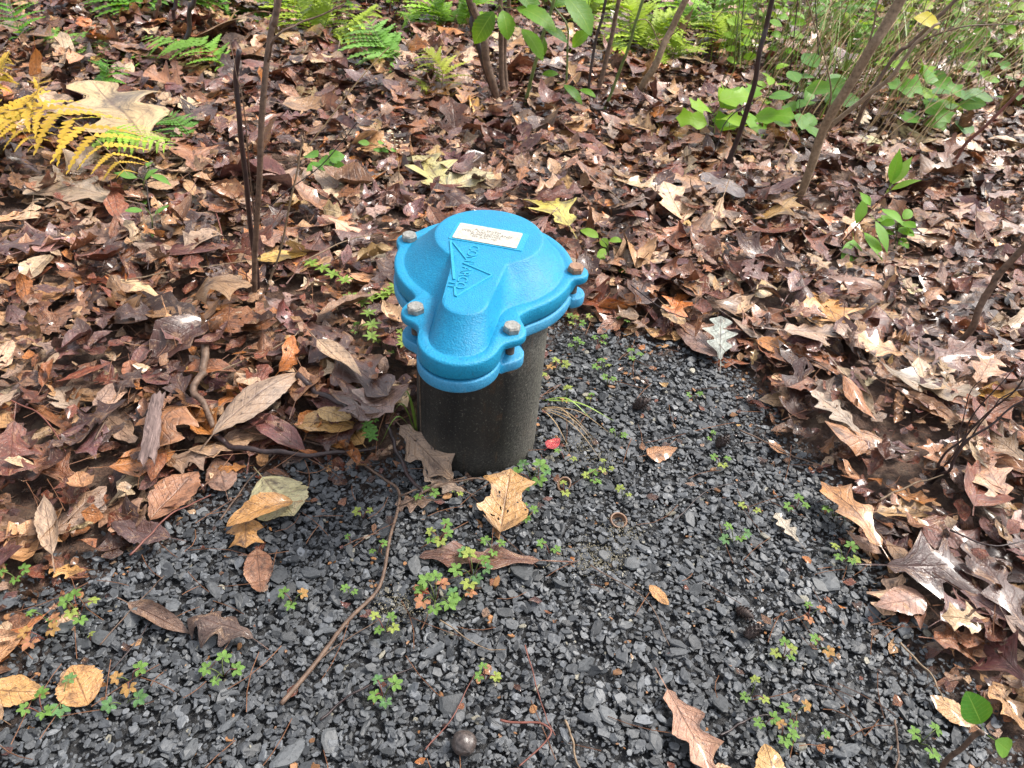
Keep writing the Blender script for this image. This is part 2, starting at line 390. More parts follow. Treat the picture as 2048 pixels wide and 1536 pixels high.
def leaf_shape(kind, ratio, nu, nv, seed, petiole=True, rag=.06):
    g = np.random.default_rng(seed); u = np.linspace(0, 1, nu)
    wl = prof(kind, u, g, ratio) * (1 + rag * g.normal(size=nu)); wr = prof(kind, u, g, ratio) * (1 + rag * g.normal(size=nu))
    v = np.linspace(-1, 1, nv + 1)
    U, Vv = np.meshgrid(u, v, indexing='ij')
    W = np.where(Vv < 0, wr[:, None], wl[:, None])
    Y = Vv * W; X = U + SLANT.get(kind, .1) * np.abs(Y) * (1 - U ** 3)
    if petiole:
        pu = np.array([-.28, -.14]); U = np.vstack([np.repeat(pu[:, None], nv + 1, 1), U]); Vv = np.vstack([Vv[:2] * .04, Vv])
        Y = np.vstack([np.repeat(v[None], 2, 0) * .0075, Y]); X = np.vstack([np.repeat(pu[:, None], nv + 1, 1), X])
        nu += 2
    s = Shape(); s.X = X.ravel() - .45; s.Y = Y.ravel(); s.U = U.ravel(); s.V = Vv.ravel(); s.n = s.X.size
    i = np.arange(nu - 1)[:, None] * (nv + 1) + np.arange(nv)[None]; i = i.ravel()
    s.F = np.stack([i, i + nv + 1, i + nv + 2, i + 1], 1); s.kind = kind; s.ratio = ratio
    return s
def bend_leaf(s, L, k_across, k_along, fold, wave, ph, twist):
    """many leaves of one shape: each argument an array (n,), result (n, verts, 3)"""
    c = lambda a: np.asarray(a, float).reshape(-1, 1)
    L, ka, kl, fold, wave, twist = map(c, (L, k_across, k_along, fold, wave, twist)); ph = np.asarray(ph).reshape(-1, 4, 1)
    x = s.X[None] * L; y = s.Y[None] * L
    ka = np.where(np.abs(ka) < 1e-3, 1e-3, ka) / L; kl = np.where(np.abs(kl) < 1e-3, 1e-3, kl) / L
    body = np.clip(s.U, 0, 1)[None]
    y1 = np.sin(ka * y) / ka; z1 = (1 - np.cos(ka * y)) / ka + fold * np.abs(y)
    z1 = z1 + wave * L * (np.sin(x / L * 9 + ph[:, 0] + y / L * 5) * .5 + np.sin(x / L * 17 + ph[:, 1]) * np.abs(y / L) * 2.0 + np.sin(y / L * 14 + ph[:, 2] + x / L * 6) * .5) * np.sqrt(body)
    a = twist * x / L; y2 = y1 * np.cos(a) - z1 * np.sin(a); z2 = y1 * np.sin(a) + z1 * np.cos(a)
    xx = np.sin(kl * x) / kl - z2 * np.sin(kl * x); zz = (1 - np.cos(kl * x)) / kl + z2 * np.cos(kl * x)
    return np.stack([xx, y2, zz], 2)
def euler_np(yaw, pitch, roll):
    cy, sy, cp, sp, cr, sr = np.cos(yaw), np.sin(yaw), np.cos(pitch), np.sin(pitch), np.cos(roll), np.sin(roll)
    m = np.empty((len(yaw), 3, 3))
    m[:, 0, 0] = cy * cp; m[:, 0, 1] = cy * sp * sr - sy * cr; m[:, 0, 2] = cy * sp * cr + sy * sr
    m[:, 1, 0] = sy * cp; m[:, 1, 1] = sy * sp * sr + cy * cr; m[:, 1, 2] = sy * sp * cr - cy * sr
    m[:, 2, 0] = -sp; m[:, 2, 1] = cp * sr; m[:, 2, 2] = cp * cr
    return m

# name, colour, weight: browns of the wet leaf litter
PAL = [('dark brown', (.045, .014, .008), 1.7), ('reddish brown', (.15, .036, .016), 1.7), ('chestnut brown', (.21, .072, .028), 1.4),
       ('mid brown', (.24, .108, .050), 1.3), ('greyish brown', (.29, .180, .125), 1.0), ('tan', (.42, .225, .100), 1.15), ('pale tan', (.54, .350, .210), .85),
       ('purplish brown', (.12, .042, .036), 1.3), ('orange brown', (.40, .135, .028), .48), ('golden tan', (.48, .27, .07), .08)]
PALC = np.array([p[1] for p in PAL]); PALW = np.array([p[2] for p in PAL]); PALW /= PALW.sum()

# ================================================================== THE SETTING: one sheet of ground
WELL = np.array([-.0447, .7943])
def build_ground():
    def axis(lo, hi, step, far):
        a = np.arange(lo, hi + 1e-6, step); g = []
        d = step
        while True:
            d *= 1.6; x = (g[-1] if g else 0) + d
            g.append(x)
            if x > far: break
        g = np.array(g); return np.concatenate([(lo - g)[::-1], a, hi + g])
    xs = axis(-2.6, 2.6, .04, 400); ys = axis(-.6, 4.4, .04, 400)
    X, Y = np.meshgrid(xs, ys, indexing='ij'); x, y = X.ravel(), Y.ravel()
    z = hgt(x, y) - .004
    n1, n2 = X.shape
    i = (np.arange(n1 - 1)[:, None] * n2 + np.arange(n2 - 1)[None]).ravel()
    F = np.stack([i, i + n2, i + n2 + 1, i + 1], 1)
    me = mesh_np('ground', np.stack([x, y, z], 1), [F], smooth=True)
    at = me.attributes.new('gravelness', 'FLOAT', 'POINT')
    at.data.foreach_set('value', np.clip(.5 + gravel_dist(x, y) / .05, 0, 1).astype(np.float32))
    o = ob('ground', me, M['soil']); o['kind'] = 'structure'
build_ground()

# ------------------------------------------------------------------ gravel
def chip_shape(seed, sides=7):
    g = np.random.default_rng(seed); t = np.sort((np.arange(sides) + g.uniform(-.3, .3, sides)) * 2 * pi / sides)
    el = g.uniform(.36, .80); rr = g.uniform(.78, 1.12, sides)
    x = rr * np.cos(t); y = rr * np.sin(t) * el; th = g.uniform(.07, .18)
    ins = g.uniform(.72, .9); dx, dy = g.uniform(-.1, .1, 2)
    low = np.stack([x * .96, y * .96, np.full(sides, -th)], 1); mid = np.stack([x, y, np.full(sides, th * .25) + g.uniform(-.06, .06, sides)], 1)
    top = np.stack([x * ins + dx, y * ins + dy, np.full(sides, th) + g.uniform(-.07, .07, sides)], 1)
    c = np.array([[dx, dy, th * g.uniform(.95, 1.15)]])
    k = np.arange(sides); k2 = (k + 1) % sides; nr = 2 if sides < 6 else 3
    V = np.vstack(([low] if nr == 3 else []) + [mid - (0 if nr == 3 else np.array([0, 0, th])), top, c])
    Q = np.vstack([np.stack([a * sides + k, a * sides + k2, (a + 1) * sides + k2, (a + 1) * sides + k], 1) for a in range(nr - 1)])
    T = np.stack([(nr - 1) * sides + k, (nr - 1) * sides + k2, np.full(sides, nr * sides)], 1)
    return V, Q, T
CHIPS = [chip_shape(100 + i, (6, 7, 8)[i % 3]) for i in range(30)]
def slate_colour(n, g):
    v = g.choice([.036, .056, .076, .100, .130], n, p=[.20, .30, .29, .16, .05]) * g.uniform(.8, 1.2, n)
    c = np.stack([v * .95, v * 1.0, v * 1.07], 1)
    odd = g.random(n)
    c[odd < .010] = np.array([.24, .22, .17]) * g.uniform(.6, 1.1, ((odd < .010).sum(), 1))
    w2 = (odd > .990); c[w2] = np.array([.28, .13, .05]) * g.uniform(.5, 1.2, (w2.sum(), 1))
    return c
def chips_np(pos, size, tilt, g, shapes=CHIPS):
    n = len(pos); idx = g.integers(0, len(shapes), n); col = slate_colour(n, g)
    Vs, Qs, Ts, Cs = [], [], [], []; off = 0
    for s, (V, Q, T) in enumerate(shapes):
        k = np.where(idx == s)[0]
        if not len(k): continue
        m = euler_np(g.uniform(0, 6.28, len(k)), g.normal(0, 1, len(k)) * tilt, g.normal(0, 1, len(k)) * tilt)
        v = np.einsum('nij,vj->nvi', m, V) * size[k][:, None, None] + pos[k][:, None]
        Vs.append(v.reshape(-1, 3)); o = off + np.arange(len(k))[:, None, None] * len(V)
        Qs.append((Q[None] + o).reshape(-1, 4)); Ts.append((T[None] + o).reshape(-1, 3)); off += len(k) * len(V)
        Cs.append(np.repeat(col[k], len(V), 0))
    return np.vstack(Vs), np.vstack(Qs), np.vstack(Ts), np.vstack(Cs)
def build_gravel():
    g = np.random.default_rng(3)
    def pts(n, marg):
        x = g.uniform(-.75, .95, n); y = g.uniform(.12, 1.22, n); d = gravel_dist(x, y)
        keep = (d > marg + g.normal(0, .018, n)) & (np.hypot(x - WELL[0], y - WELL[1]) > .088)
        # sparser, dirtier stones between the casing and the far leaves
        keep &= (g.random(n) < np.clip(1.35 - (y - .75) * 1.9, .35, 1))
        return np.stack([x[keep], y[keep]], 1)
    P = pts(76000, -.012); n = len(P); sz = np.clip(g.lognormal(math.log(.0036), .44, n), .0019, .0125)
    z = hgt(P[:, 0], P[:, 1]) + g.uniform(.0, .0065, n)
    V, Q, T, C = chips_np(np.column_stack([P, z]), sz, .22, g)
    P2 = pts(52000, -.03); n2 = len(P2)
    V2, Q2, T2, C2 = chips_np(np.column_stack([P2, hgt(P2[:, 0], P2[:, 1]) + g.uniform(-.001, .004, n2)]), g.uniform(.0012, .0028, n2), .4, g, [chip_shape(500 + i, 5) for i in range(8)])
    me = mesh_np('gravel', np.vstack([V, V2]), [np.vstack([Q, Q2 + len(V)]), np.vstack([T, T2 + len(V)])], np.vstack([C, C2]))
    o = ob('gravel', me, M['slate']); o['kind'] = 'stuff'
    tag(o, 'dark grey crushed slate gravel spread in front of the blue capped well', 'gravel')
build_gravel()

# ================================================================== THE WELL
ZR, ZD = .268, .296                                # top of the lid's rim, flat top of the lid
LC = np.array([-.002, .026])                       # the lid sits a little off the casing's axis
AX = radians(265)                                  # the lid's conduit nose
ax = np.array([cos(AX), sin(AX)]); nx = np.array([-ax[1], ax[0]])
BULGE = ax * .161
BOLTS = [ax * .123 - nx * .0575, ax * .134 + nx * .0530, np.array([.1125, -.004]), np.array([-.0995, .0372])]
TH = np.linspace(0, 2 * pi, 720, endpoint=False)
def smin(a, b, k):
    h = np.clip(.5 + .5 * (b - a) / k, 0, 1); return b * (1 - h) + a * h - k * h * (1 - h)
def sd_circ(P, c, r): return np.hypot(P[0] - c[0], P[1] - c[1]) - r
def sd_cap(P, a, b, r1, r2):
    d = b - a; t = np.clip(((P[0] - a[0]) * d[0] + (P[1] - a[1]) * d[1]) / (d @ d), 0, 1)
    return np.hypot(P[0] - a[0] - t * d[0], P[1] - a[1] - t * d[1]) - (r1 + t * (r2 - r1))
def outline(sdf, c0=(0., 0.)):
    r = np.full(TH.shape, .0); best = np.zeros_like(r)
    rs = np.arange(.004, .24, .0006)
    ins = sdf((c0[0] + np.cos(TH)[:, None] * rs, c0[1] + np.sin(TH)[:, None] * rs)) < 0
    last = rs.size - 1 - np.argmax(ins[:, ::-1], 1); lo = rs[last]; hi = lo + .0006
    for _ in range(12):
        m = (lo + hi) / 2; i = sdf((c0[0] + np.cos(TH) * m, c0[1] + np.sin(TH) * m)) < 0
        lo = np.where(i, m, lo); hi = np.where(i, hi, m)
    return lo
Z2 = np.zeros(2)
def s_body(P, r=.111, rt=.070, rb=.0455): return smin(sd_circ(P, Z2, r), sd_cap(P, Z2, BULGE, rt, rb), .020)
def s_full(P):
    d = s_body(P)
    for b, k_ in zip(BOLTS, (.024, .022, .010, .012)): d = smin(d, sd_circ(P, b, .0165), k_)
    return d
r_full = outline(s_full); r_body = outline(s_body)
r_inner = outline(lambda P: s_body(P, .0993, .044, .0330))
DC = np.array([.003, .0145])
def s_top(P): return smin(sd_circ(P, DC, .0665), sd_cap(P, DC, ax * .1300, .0365, .0255), .004)
r_top = np.minimum(outline(s_top), r_inner - .006); r_top2 = np.minimum(outline(lambda P: s_top(P) + .004), r_inner - .010)
def ring_mesh(name, rings, close_bottom=False, close_top=True, smooth=True):
    n = len(TH); V = []
    for r, z in rings:
        z = np.broadcast_to(z, (n,)); V.append(np.stack([r * np.cos(TH), r * np.sin(TH), z], 1))
    V = np.vstack(V); k = np.arange(n); k2 = (k + 1) % n
    Q = np.vstack([np.stack([i * n + k, i * n + k2, (i + 1) * n + k2, (i + 1) * n + k], 1) for i in range(len(rings) - 1)])
    T = []
    if close_top: V = np.vstack([V, [[0, 0, float(np.mean(rings[-1][1]))]]]); T.append(np.stack([(len(rings) - 1) * n + k, (len(rings) - 1) * n + k2, np.full(n, len(V) - 1)], 1))
    if close_bottom: V = np.vstack([V, [[0, 0, float(np.mean(rings[0][1]))]]]); T.append(np.stack([k2, k, np.full(n, len(V) - 1)], 1))
    return mesh_np(name, V, [Q] + ([np.vstack(T)] if T else []), smooth=smooth)
def autosmooth(me, ang=32):
    bm = bmesh.new(); bm.from_mesh(me)
    for e in bm.edges:
        if len(e.link_faces) == 2 and e.calc_face_angle(0) > radians(ang): e.smooth = False
    bm.to_mesh(me); bm.free()
def hex_bolt(parent, loc, material, rot, length=.058):
    bm = bmesh.new(); hw = .0102; hh = .0072
    prof_ = [(.0, hw), (hh * .74, hw), (hh, hw * .86)]
    loops = []
    for z, r in prof_:
        loops.append([bm.verts.new((r * cos(pi / 3 * i + rot), r * sin(pi / 3 * i + rot), z)) for i in range(6)])
    for a, b in zip(loops, loops[1:]):
        for i in range(6): bm.faces.new((a[i], a[(i + 1) % 6], b[(i + 1) % 6], b[i]))
    top = [bm.verts.new((hw * .80 * cos(pi / 12 * i), hw * .80 * sin(pi / 12 * i), hh + .0002)) for i in range(24)]
    bm.faces.new(top); bm.faces.new(loops[2])
    me = bpy.data.meshes.new('bolt'); bm.to_mesh(me); bm.free()
    b = ob('bolt', me, material, parent, loc)
    V, Q, T = tube_np([(0, 0, .0), (0, 0, -.02), (0, 0, -length)], .0052, 14)
    ob('threaded_shank', mesh_np('threaded_shank', V, [Q, T], smooth=False), M['shank'], b)
    V, Q, T = tube_np([(0, 0, -length + .004), (0, 0, -length + .012)], .0094, 6)
    ob('nut', mesh_np('nut', V, [Q, T]), M['shank'], b)
    return b

def build_well():
    w = thing('well_head', 'capped water well: black steel casing with bolted bright blue lid', 'well head', (WELL[0], WELL[1], 0))
    # casing
    n = 96; t = np.linspace(0, 2 * pi, n, endpoint=False); V = []
    zs = [-.06, .0, .08, .16, ZR - .012]; rr = .0841
    for z in zs: V.append(np.stack([rr * np.cos(t), rr * np.sin(t), np.full(n, z)], 1))
    V.append(np.stack([(rr - .007) * np.cos(t), (rr - .007) * np.sin(t), np.full(n, zs[-1])], 1))
    k = np.arange(n); k2 = (k + 1) % n
    Q = np.vstack([np.stack([i * n + k, i * n + k2, (i + 1) * n + k2, (i + 1) * n + k], 1) for i in range(5)])
    cs = ob('casing_pipe', mesh_np('casing_pipe', np.vstack(V), [Q], smooth=True), M['casing'], w)
    cs['label'] = 'speckled black steel casing standing in the gravel'
    # weld seam down the side
    a = radians(208); P = [((rr + .0002) * cos(a), (rr + .0002) * sin(a), z) for z in np.linspace(-.03, ZR - .05, 12)]
    V2, Q2, T2 = tube_np(wig(np.array(P), .0004, 4), .0017, 6); ob('weld_seam', mesh_np('weld_seam', V2, [Q2, T2], smooth=True), M['shank'], cs)
    # lid
    zb = ZR - .0205
    o = r_full; ear = np.clip((r_full - r_body - .0015) / .004, 0, 1); rb2 = np.minimum(r_body, o - .0027); zbe = zb + .0100 * ear
    w0 = w; off = Matrix.Translation((LC[0], LC[1], 0))
    lid = ob('lid', ring_mesh('lid', [(np.minimum(r_body - .012, .09), zb), (rb2 - .002, zb), (rb2, zb + .001), (rb2 + .0006, zbe - .001), (o - .0020, zbe), (o - .0008, zbe + .0006), (o, zbe + .0018), (o, ZR - .003), (o - .0009, ZR - .0009), (o - .003, ZR),
                                       (r_inner + .0015, ZR + .0002), (r_inner, ZR - .0002), (r_inner - .0015, ZR + .0004), (r_inner - .004, ZR + .0022),
                                       (r_inner * .5 + r_top * .5, ZR + (ZD - ZR) * .47), (r_top + .0016, ZD - .0020), (r_top + .0005, ZD - .0006), (r_top - .0008, ZD), (r_top2, ZD + .0002), (r_top2 * .5, ZD + .0004)]), M['enamel'], w)
    lid.data.transform(off); autosmooth(lid.data, 48)
    lid['label'] = 'bright blue painted lid with conduit nose, raised triangle and bolt lugs'
    # lower clamp
    zt = ZR - .0235; ear = np.clip((r_full - r_body - .0015) / .004, 0, 1); ro = np.maximum(r_full - .001, r_body + .0015)
    zlow = ZR - .0385 - .0065 * ear; ztop = zt - .0075 * ear
    cl = ob('clamp_ring', ring_mesh('clamp_ring', [(np.full_like(TH, .078), ZR - .037), (r_body - .006, ZR - .0383), (ro - .002, zlow), (ro - .0005, zlow + .001), (ro, zlow + .003), (ro, ztop - .002), (ro - .0008, ztop - .0004), (ro - .002, ztop),
                                                   (r_body - .0012, ztop + .0003), (r_body - .003, zt), (r_body - .0135, zt), (r_body - .014, zt + .0032)], close_top=False), M['enamel_ring'], w)
    cl.data.transform(off); autosmooth(cl.data, 48); cl['label'] = 'faded blue lower clamp ring with bolt lugs'
    for i, b in enumerate(BOLTS):
        bo = hex_bolt(w, (b[0] + LC[0], b[1] + LC[1], ZR + .0004), M['rust'] if i == 2 else M['steel'], rnd.uniform(0, 1))
        if i == 2: bo['label'] = 'rusty brown hex bolt'
    # plate and lettering, laid out on the flat top
    def T_(x, y, dz=.0): p = G(x, y, ZD + dz); return np.array([p[0] - WELL[0], p[1] - WELL[1]])
    zt_ = ZD + .0004
    pl = [T_(919, 448), T_(1045, 469), T_(1033, 500), T_(906, 477)]
    cen = sum(pl) / 4; ex = (pl[1] - pl[0] + pl[2] - pl[3]) / 2; L = np.linalg.norm(ex); ex /= L; ey = np.array([-ex[1], ex[0]])
    Wd = .5 * (abs((pl[0] - pl[3]) @ ey) + abs((pl[1] - pl[2]) @ ey))
    def slab(name, cx, hx, hy, z0, z1, material, parent, rad=.002):
        bm = bmesh.new(); ring = []
        for sx, sy, a0 in ((1, 1, 0), (-1, 1, 1), (-1, -1, 2), (1, -1, 3)):
            for k in range(5):
                a = (a0 + k / 4) * pi / 2; ring.append((sx * (hx - rad) + rad * cos(a), sy * (hy - rad) + rad * sin(a)))
        lo = [bm.verts.new((*(cx + ex * x + ey * y), z0)) for x, y in ring]; hi = [bm.verts.new((*(cx + ex * x + ey * y), z1)) for x, y in ring]
        bm.faces.new(hi); m = len(ring)
        for i in range(m): bm.faces.new((lo[i], lo[(i + 1) % m], hi[(i + 1) % m], hi[i]))
        me = bpy.data.meshes.new(name); bm.to_mesh(me); bm.free(); return ob(name, me, material, parent)
    frame = []
    hx, hy = L / 2 + .0028, Wd / 2 + .0024
    bedp = slab('plate_bed', cen + ex * .002, hx + .003, hy, zt_ - .001, zt_ + .0007, M['enamel'], lid)
    plate = slab('name_plate', cen, L / 2, Wd / 2, zt_, zt_ + .0016, M['plate'], lid)
    plate['label'] = 'stamped aluminium name plate of the driller'
    def text(body, size, pos, dirx, z, ext, material, parent, name):
        cu = bpy.data.curves.new(name, 'FONT'); cu.body = body; cu.size = size; cu.align_x = 'CENTER'; cu.align_y = 'CENTER'; cu.extrude = ext; cu.resolution_u = 3
        tmp = bpy.data.objects.new('tmp', cu); me = bpy.data.meshes.new_from_object(tmp); me.name = name
        bpy.data.objects.remove(tmp); bpy.data.curves.remove(cu)
        o = ob(name, me, material, parent); o.location = (pos[0], pos[1], z); o.rotation_euler = (0, 0, atan2(dirx[1], dirx[0])); return o
    for j, (s, size) in enumerate((('A. Y. SMITH', .0066), ('WELL DRILLING AND', .0066), ('PUMP SERVICE', .0060), ('MT. AIRY, MD', .0052))):
        text(s, size, cen + ey * (.0085 - j * .0058) - ex * .002, ex, zt_ + .0016, .00018, M['ink'], plate, 'lettering')
    # raised triangle
    def bar(p, q, w_, h_=.0013):
        a, b = T_(*p), T_(*q); d = b - a; d /= np.linalg.norm(d); nn = np.array([-d[1], d[0]]) * w_ / 2
        bm = bmesh.new(); c = [a + nn, a - nn, b - nn, b + nn]; c2 = [a + nn * .6, a - nn * .6, b - nn * .6, b + nn * .6]
        lo = [bm.verts.new((*v, zt_ - .0006)) for v in c]; hi = [bm.verts.new((*v, zt_ + h_)) for v in c2]
        bm.faces.new(hi)
        for i in range(4): bm.faces.new((lo[i], lo[(i + 1) % 4], hi[(i + 1) % 4], hi[i]))
        me = bpy.data.meshes.new('emblem_bar'); bm.to_mesh(me); bm.free(); ob('emblem_bar', me, M['enamel'], lid)
    for p, q, w_ in (((901, 482), (908, 560), .0042), ((909, 574), (911, 593), .0036), ((912, 594), (984, 552), .0034), ((906, 486), (934, 521), .0030),
                     ((926, 527), (950, 537), .0030), ((950, 537), (983, 551), .0030), ((898, 566), (910, 568), .0026), ((896, 573), (909, 575), .0026)):
        bar(p, q, w_)
    a, b = T_(950, 496), T_(921, 575); d = (b - a); d = d / np.linalg.norm(d)
    text('CONVARCO', .0168, (a + b) / 2 + np.array([-d[1], d[0]]) * -.001, d, zt_, .0009, M['enamel'], lid, 'raised_lettering')
build_well()

# ================================================================== LANDMARKS (for telling look-alikes apart in their labels)
LM = {}
def landmark(phrase, x, y): LM[phrase] = G(x, y)[:2]
for ph_, x_, y_ in (('the casing', 950, 880), ('the black thorny stems', 500, 600), ('the yellow fern', 110, 260), ('the grey bark strip', 300, 870), ('the forked stick', 430, 860),
                    ('the bright yellow oak leaf', 1110, 420), ('the shrub of brown stems', 985, 210), ('the leaning pale sapling', 1590, 410), ('the lone black stem', 1450, 340),
                    ('the lance-leaved green plant', 1740, 480), ('the brown stem at the slope', 1895, 700), ('the bundle of black twigs', 1870, 960), ('the pair of pine cones', 1500, 1240),
                    ('the hickory nut', 930, 1490), ('the long bent twig', 680, 1270), ('the holed tan leaf', 995, 1010), ('the folded orange leaf', 520, 1040), ('the glossy green leaf', 1945, 1440),
                    ('the round orange leaf', 160, 1370), ('the curled pink-brown leaf', 1385, 1450), ('the clawed tan oak leaf', 1710, 1040), ('the bedstraw sprigs', 660, 550),
                    ('the large pale lobed leaf', 245, 240), ('the reddish stem', 1900, 345), ('the wide dark oak leaf', 690, 720), ('the cream seed heads', 790, 280), ('the pale green fern', 740, 110),
                    ('the dry tan grass', 1750, 200), ('the upright green stem', 1210, 240), ('the red leaflet', 1108, 890), ('the green toothed seedling', 945, 1155), ('the rolled brown leaf', 330, 1230),
                    ('the dark purple leaf', 40, 480), ('the flat pale sand patch', 1190, 1130), ('the boat-shaped leaf', 1860, 820)):
    landmark(ph_, x_, y_)
LMK = list(LM); LMP = np.array([LM[k] for k in LMK])
def near_marks(p):
    d = np.hypot(*(LMP - np.asarray(p)[:2]).T); o = np.argsort(d); return [(LMK[i], d[i], LMP[i]) for i in o[:5]]
def place_label(stem, p, on):
    """a label made of how the thing looks and what it lies by, kept unlike the others where it can be"""
    nm = near_marks(p); a = nm[0][0]; b = nm[1][0]; c = nm[2][0]
    sh = lambda q: q.replace('the ', '', 1); d4, e5 = nm[3][0], nm[4][0]
    tries = [f'{stem} {on} beside {a}' if nm[0][1] < .13 else f'{stem} {on} near {a}', f'{stem} {on} between {a} and {b}', f'{stem} between {sh(a)} and {sh(b)}', f'{stem} between {sh(a)} and {sh(c)}', f'{stem} between {sh(b)} and {sh(c)}',
             f'{stem} between {sh(a)} and {sh(d4)}', f'{stem} between {sh(b)} and {sh(d4)}', f'{stem} between {sh(a)} and {sh(e5)}']
    for t in tries:
        if len(t.split()) <= 16 and t not in LABELS: return t
    ok = [t for t in tries if len(t.split()) <= 16]
    return ok[0] if ok else f'{stem} near {a}'

# ================================================================== LEAF LITTER
def leaf_batch(shape, pos, L, rot, ka, kl, fold, wave, tw, col, g):
    n = len(pos); V = bend_leaf(shape, L, ka, kl, fold, wave, g.uniform(0, 6.28, (n, 4)), tw)
    V = np.einsum('nij,nvj->nvi', rot, V) + pos[:, None]
    luv = np.empty((n, shape.n, 3)); luv[:, :, 0] = shape.U; luv[:, :, 1] = shape.V; luv[:, :, 2] = g.random(n)[:, None]
    return V, luv, np.repeat(np.asarray(col)[:, None], shape.n, 1)
KINDS = [('white_oak', 'lobed oak', .62, 20), ('red_oak', 'pointed oak', .66, 20), ('oval', 'oval', .52, 9), ('lance', 'slender', .34, 9), ('serrate', 'toothed', .50, 12),
         ('tulip', 'four-pointed', .88, 13), ('poplar', 'broad', .80, 9), ('frag', 'torn', .62, 8)]
KP = np.array([.22, .20, .15, .10, .11, .06, .07, .09])
HI, LO = [], []
for i, (k, _, ra, nu) in enumerate(KINDS):
    HI.append([leaf_shape(k, ra * f, nu, 4, 10 * i + j, k != 'frag', .11) for j, f in enumerate((.70, .85, 1., 1.15, .95, .78, 1.08, .9))])
    LO.append([leaf_shape(k, ra * f, max(6, nu // 2 + 1), 2, 900 + 10 * i + j, False) for j, f in enumerate((.9, 1.1))])
POSE = ['flat', 'cupped', 'curled', 'rolled', 'tilted']

def build_litter():
    g = np.random.default_rng(21)
    n = 34000
    # candidates over the floor: dense where the camera looks, thinner out to the sides and the back
    x = g.uniform(-2.7, 2.7, n); y = g.uniform(-.5, 4.6, n)
    gd = gravel_dist(x, y)
    P = np.stack([x, y, np.zeros(n)], 1); v = P - cam_o; z = v @ fw
    u_, w_ = 1024 + F_PX * (v @ c_rt) / z, 768 - F_PX * (v @ c_up) / z
    inview = (z > .1) & (u_ > -260) & (u_ < 2300) & (w_ > -160) & (w_ < 1800)
    p = np.where(inview, 1.0, .28)
    p *= np.clip((-gd + .012 + g.normal(0, .012, n)) / .05, .0, 1)
    keep = (g.random(n) < p) & (np.hypot(x - WELL[0], y - WELL[1]) > .115)
    x, y, z, inview, gd = x[keep], y[keep], z[keep], inview[keep], gd[keep]; n = len(x)
    depth = np.clip(-gd, 0, .12) / .12
    lay = g.random(n)                                                  # 0 bottom .. 1 top
    zz = hgt(x, y) + .003 + lay * (.008 + .026 * depth)
    kind = g.choice(len(KINDS), n, p=KP)
    L = np.clip(g.lognormal(math.log(.063), .40, n), .022, .145); L[kind == 7] *= .55; L[(kind == 5) | (kind == 6)] *= .85
    L *= np.where(gd > -.05, .8, 1)
    ci = g.choice(len(PAL), n, p=PALW)
    col = PALC[ci] * g.uniform(.72, 1.30, (n, 1)) * (1 + g.normal(0, .06, (n, 3)))
    pose = g.choice(5, n, p=[.32, .29, .20, .06, .13])
    sgn = np.where(g.random(n) < .72, 1, -1)
    ka = np.choose(pose, [g.normal(0, .5, n), g.uniform(.8, 2.2, n) * sgn, g.uniform(2.0, 4.2, n) * sgn, g.uniform(6, 11, n), g.normal(0, 1.2, n)])
    kl = np.choose(pose, [g.normal(0, .4, n), g.normal(.3, .6, n), g.normal(.6, 1.1, n), g.normal(0, .4, n), g.normal(0, .9, n)])
    fold = np.where(g.random(n) < .3, g.uniform(.1, .6, n), 0) * sgn
    wave = g.uniform(.014, .062, n)
    tw = g.normal(0, .5, n)
    tilt = np.choose(pose, [.13, .17, .22, .15, .60]) * (.4 + .8 * lay)
    rot = euler_np(g.uniform(0, 6.28, n), g.normal(0, 1, n) * tilt, g.normal(0, 1, n) * tilt)
    zz += np.abs(g.normal(0, 1, n)) * tilt * L * .16
    pos = np.stack([x, y, zz], 1)
    # those that show largest in the photograph become leaves of their own
    u0, w0, _ = (lambda v: (1024 + F_PX * (v @ c_rt) / (v @ fw), 768 - F_PX * (v @ c_up) / (v @ fw), 0))(pos - cam_o)
    vis = (u0 > 10) & (u0 < 2038) & (w0 > 30) & (w0 < 1526) & (lay > .66) & ~((u0 > 770) & (u0 < 1180) & (w0 > 400) & (w0 < 960))
    score = np.where(vis, L * (.6 + .4 * lay) / z, 0); score[pose == 3] *= .8
    big = np.argsort(-score)[:235]
    isbig = np.zeros(n, bool); isbig[big] = True
    near = inview & (z < 1.62)
    Vs, Fs, Cs, Us, off = [], [], [], [], 0
    var = g.integers(0, 8, n)
    for k in range(len(KINDS)):
        for lib, sel in ((HI[k], near), (LO[k], ~near)):
            for j, sh in enumerate(lib):
                s = np.where((kind == k) & (var % len(lib) == j) & sel & ~isbig)[0]
                if not len(s): continue
                V, U, C = leaf_batch(sh, pos[s], L[s], rot[s], ka[s], kl[s], fold[s], wave[s], tw[s], col[s], g)
                Vs.append(V.reshape(-1, 3)); Us.append(U.reshape(-1, 3)); Cs.append(C.reshape(-1, 3))
                Fs.append((sh.F[None] + (off + np.arange(len(s)) * sh.n)[:, None, None]).reshape(-1, 4)); off += len(s) * sh.n
    # crumbs and small torn pieces between the leaves and a few over the gravel
    m = 50000
    fx = g.uniform(-2.2, 2.2, m); fy = g.uniform(.1, 3.6, m); fd = gravel_dist(fx, fy)
    kp = (g.random(m) < np.where(fd < 0, 1, np.clip(.34 * np.exp(-fd / .05) + .05 + .18 * (np.hypot(fx - WELL[0] - .12, fy - WELL[1] - .08) < .22), .02, 1))) & (np.hypot(fx - WELL[0], fy - WELL[1]) > .09)
    fx, fy, fd = fx[kp], fy[kp], fd[kp]; m = len(fx)
    fz = hgt(fx, fy) + np.where(fd < 0, .004 + g.random(m) * .034 * np.clip(-fd, 0, .12) / .12, .007)
    fl = g.uniform(.006, .030, m) * np.where(fd > 0, .6, 1); ft = np.where(fd < 0, .45, .2)
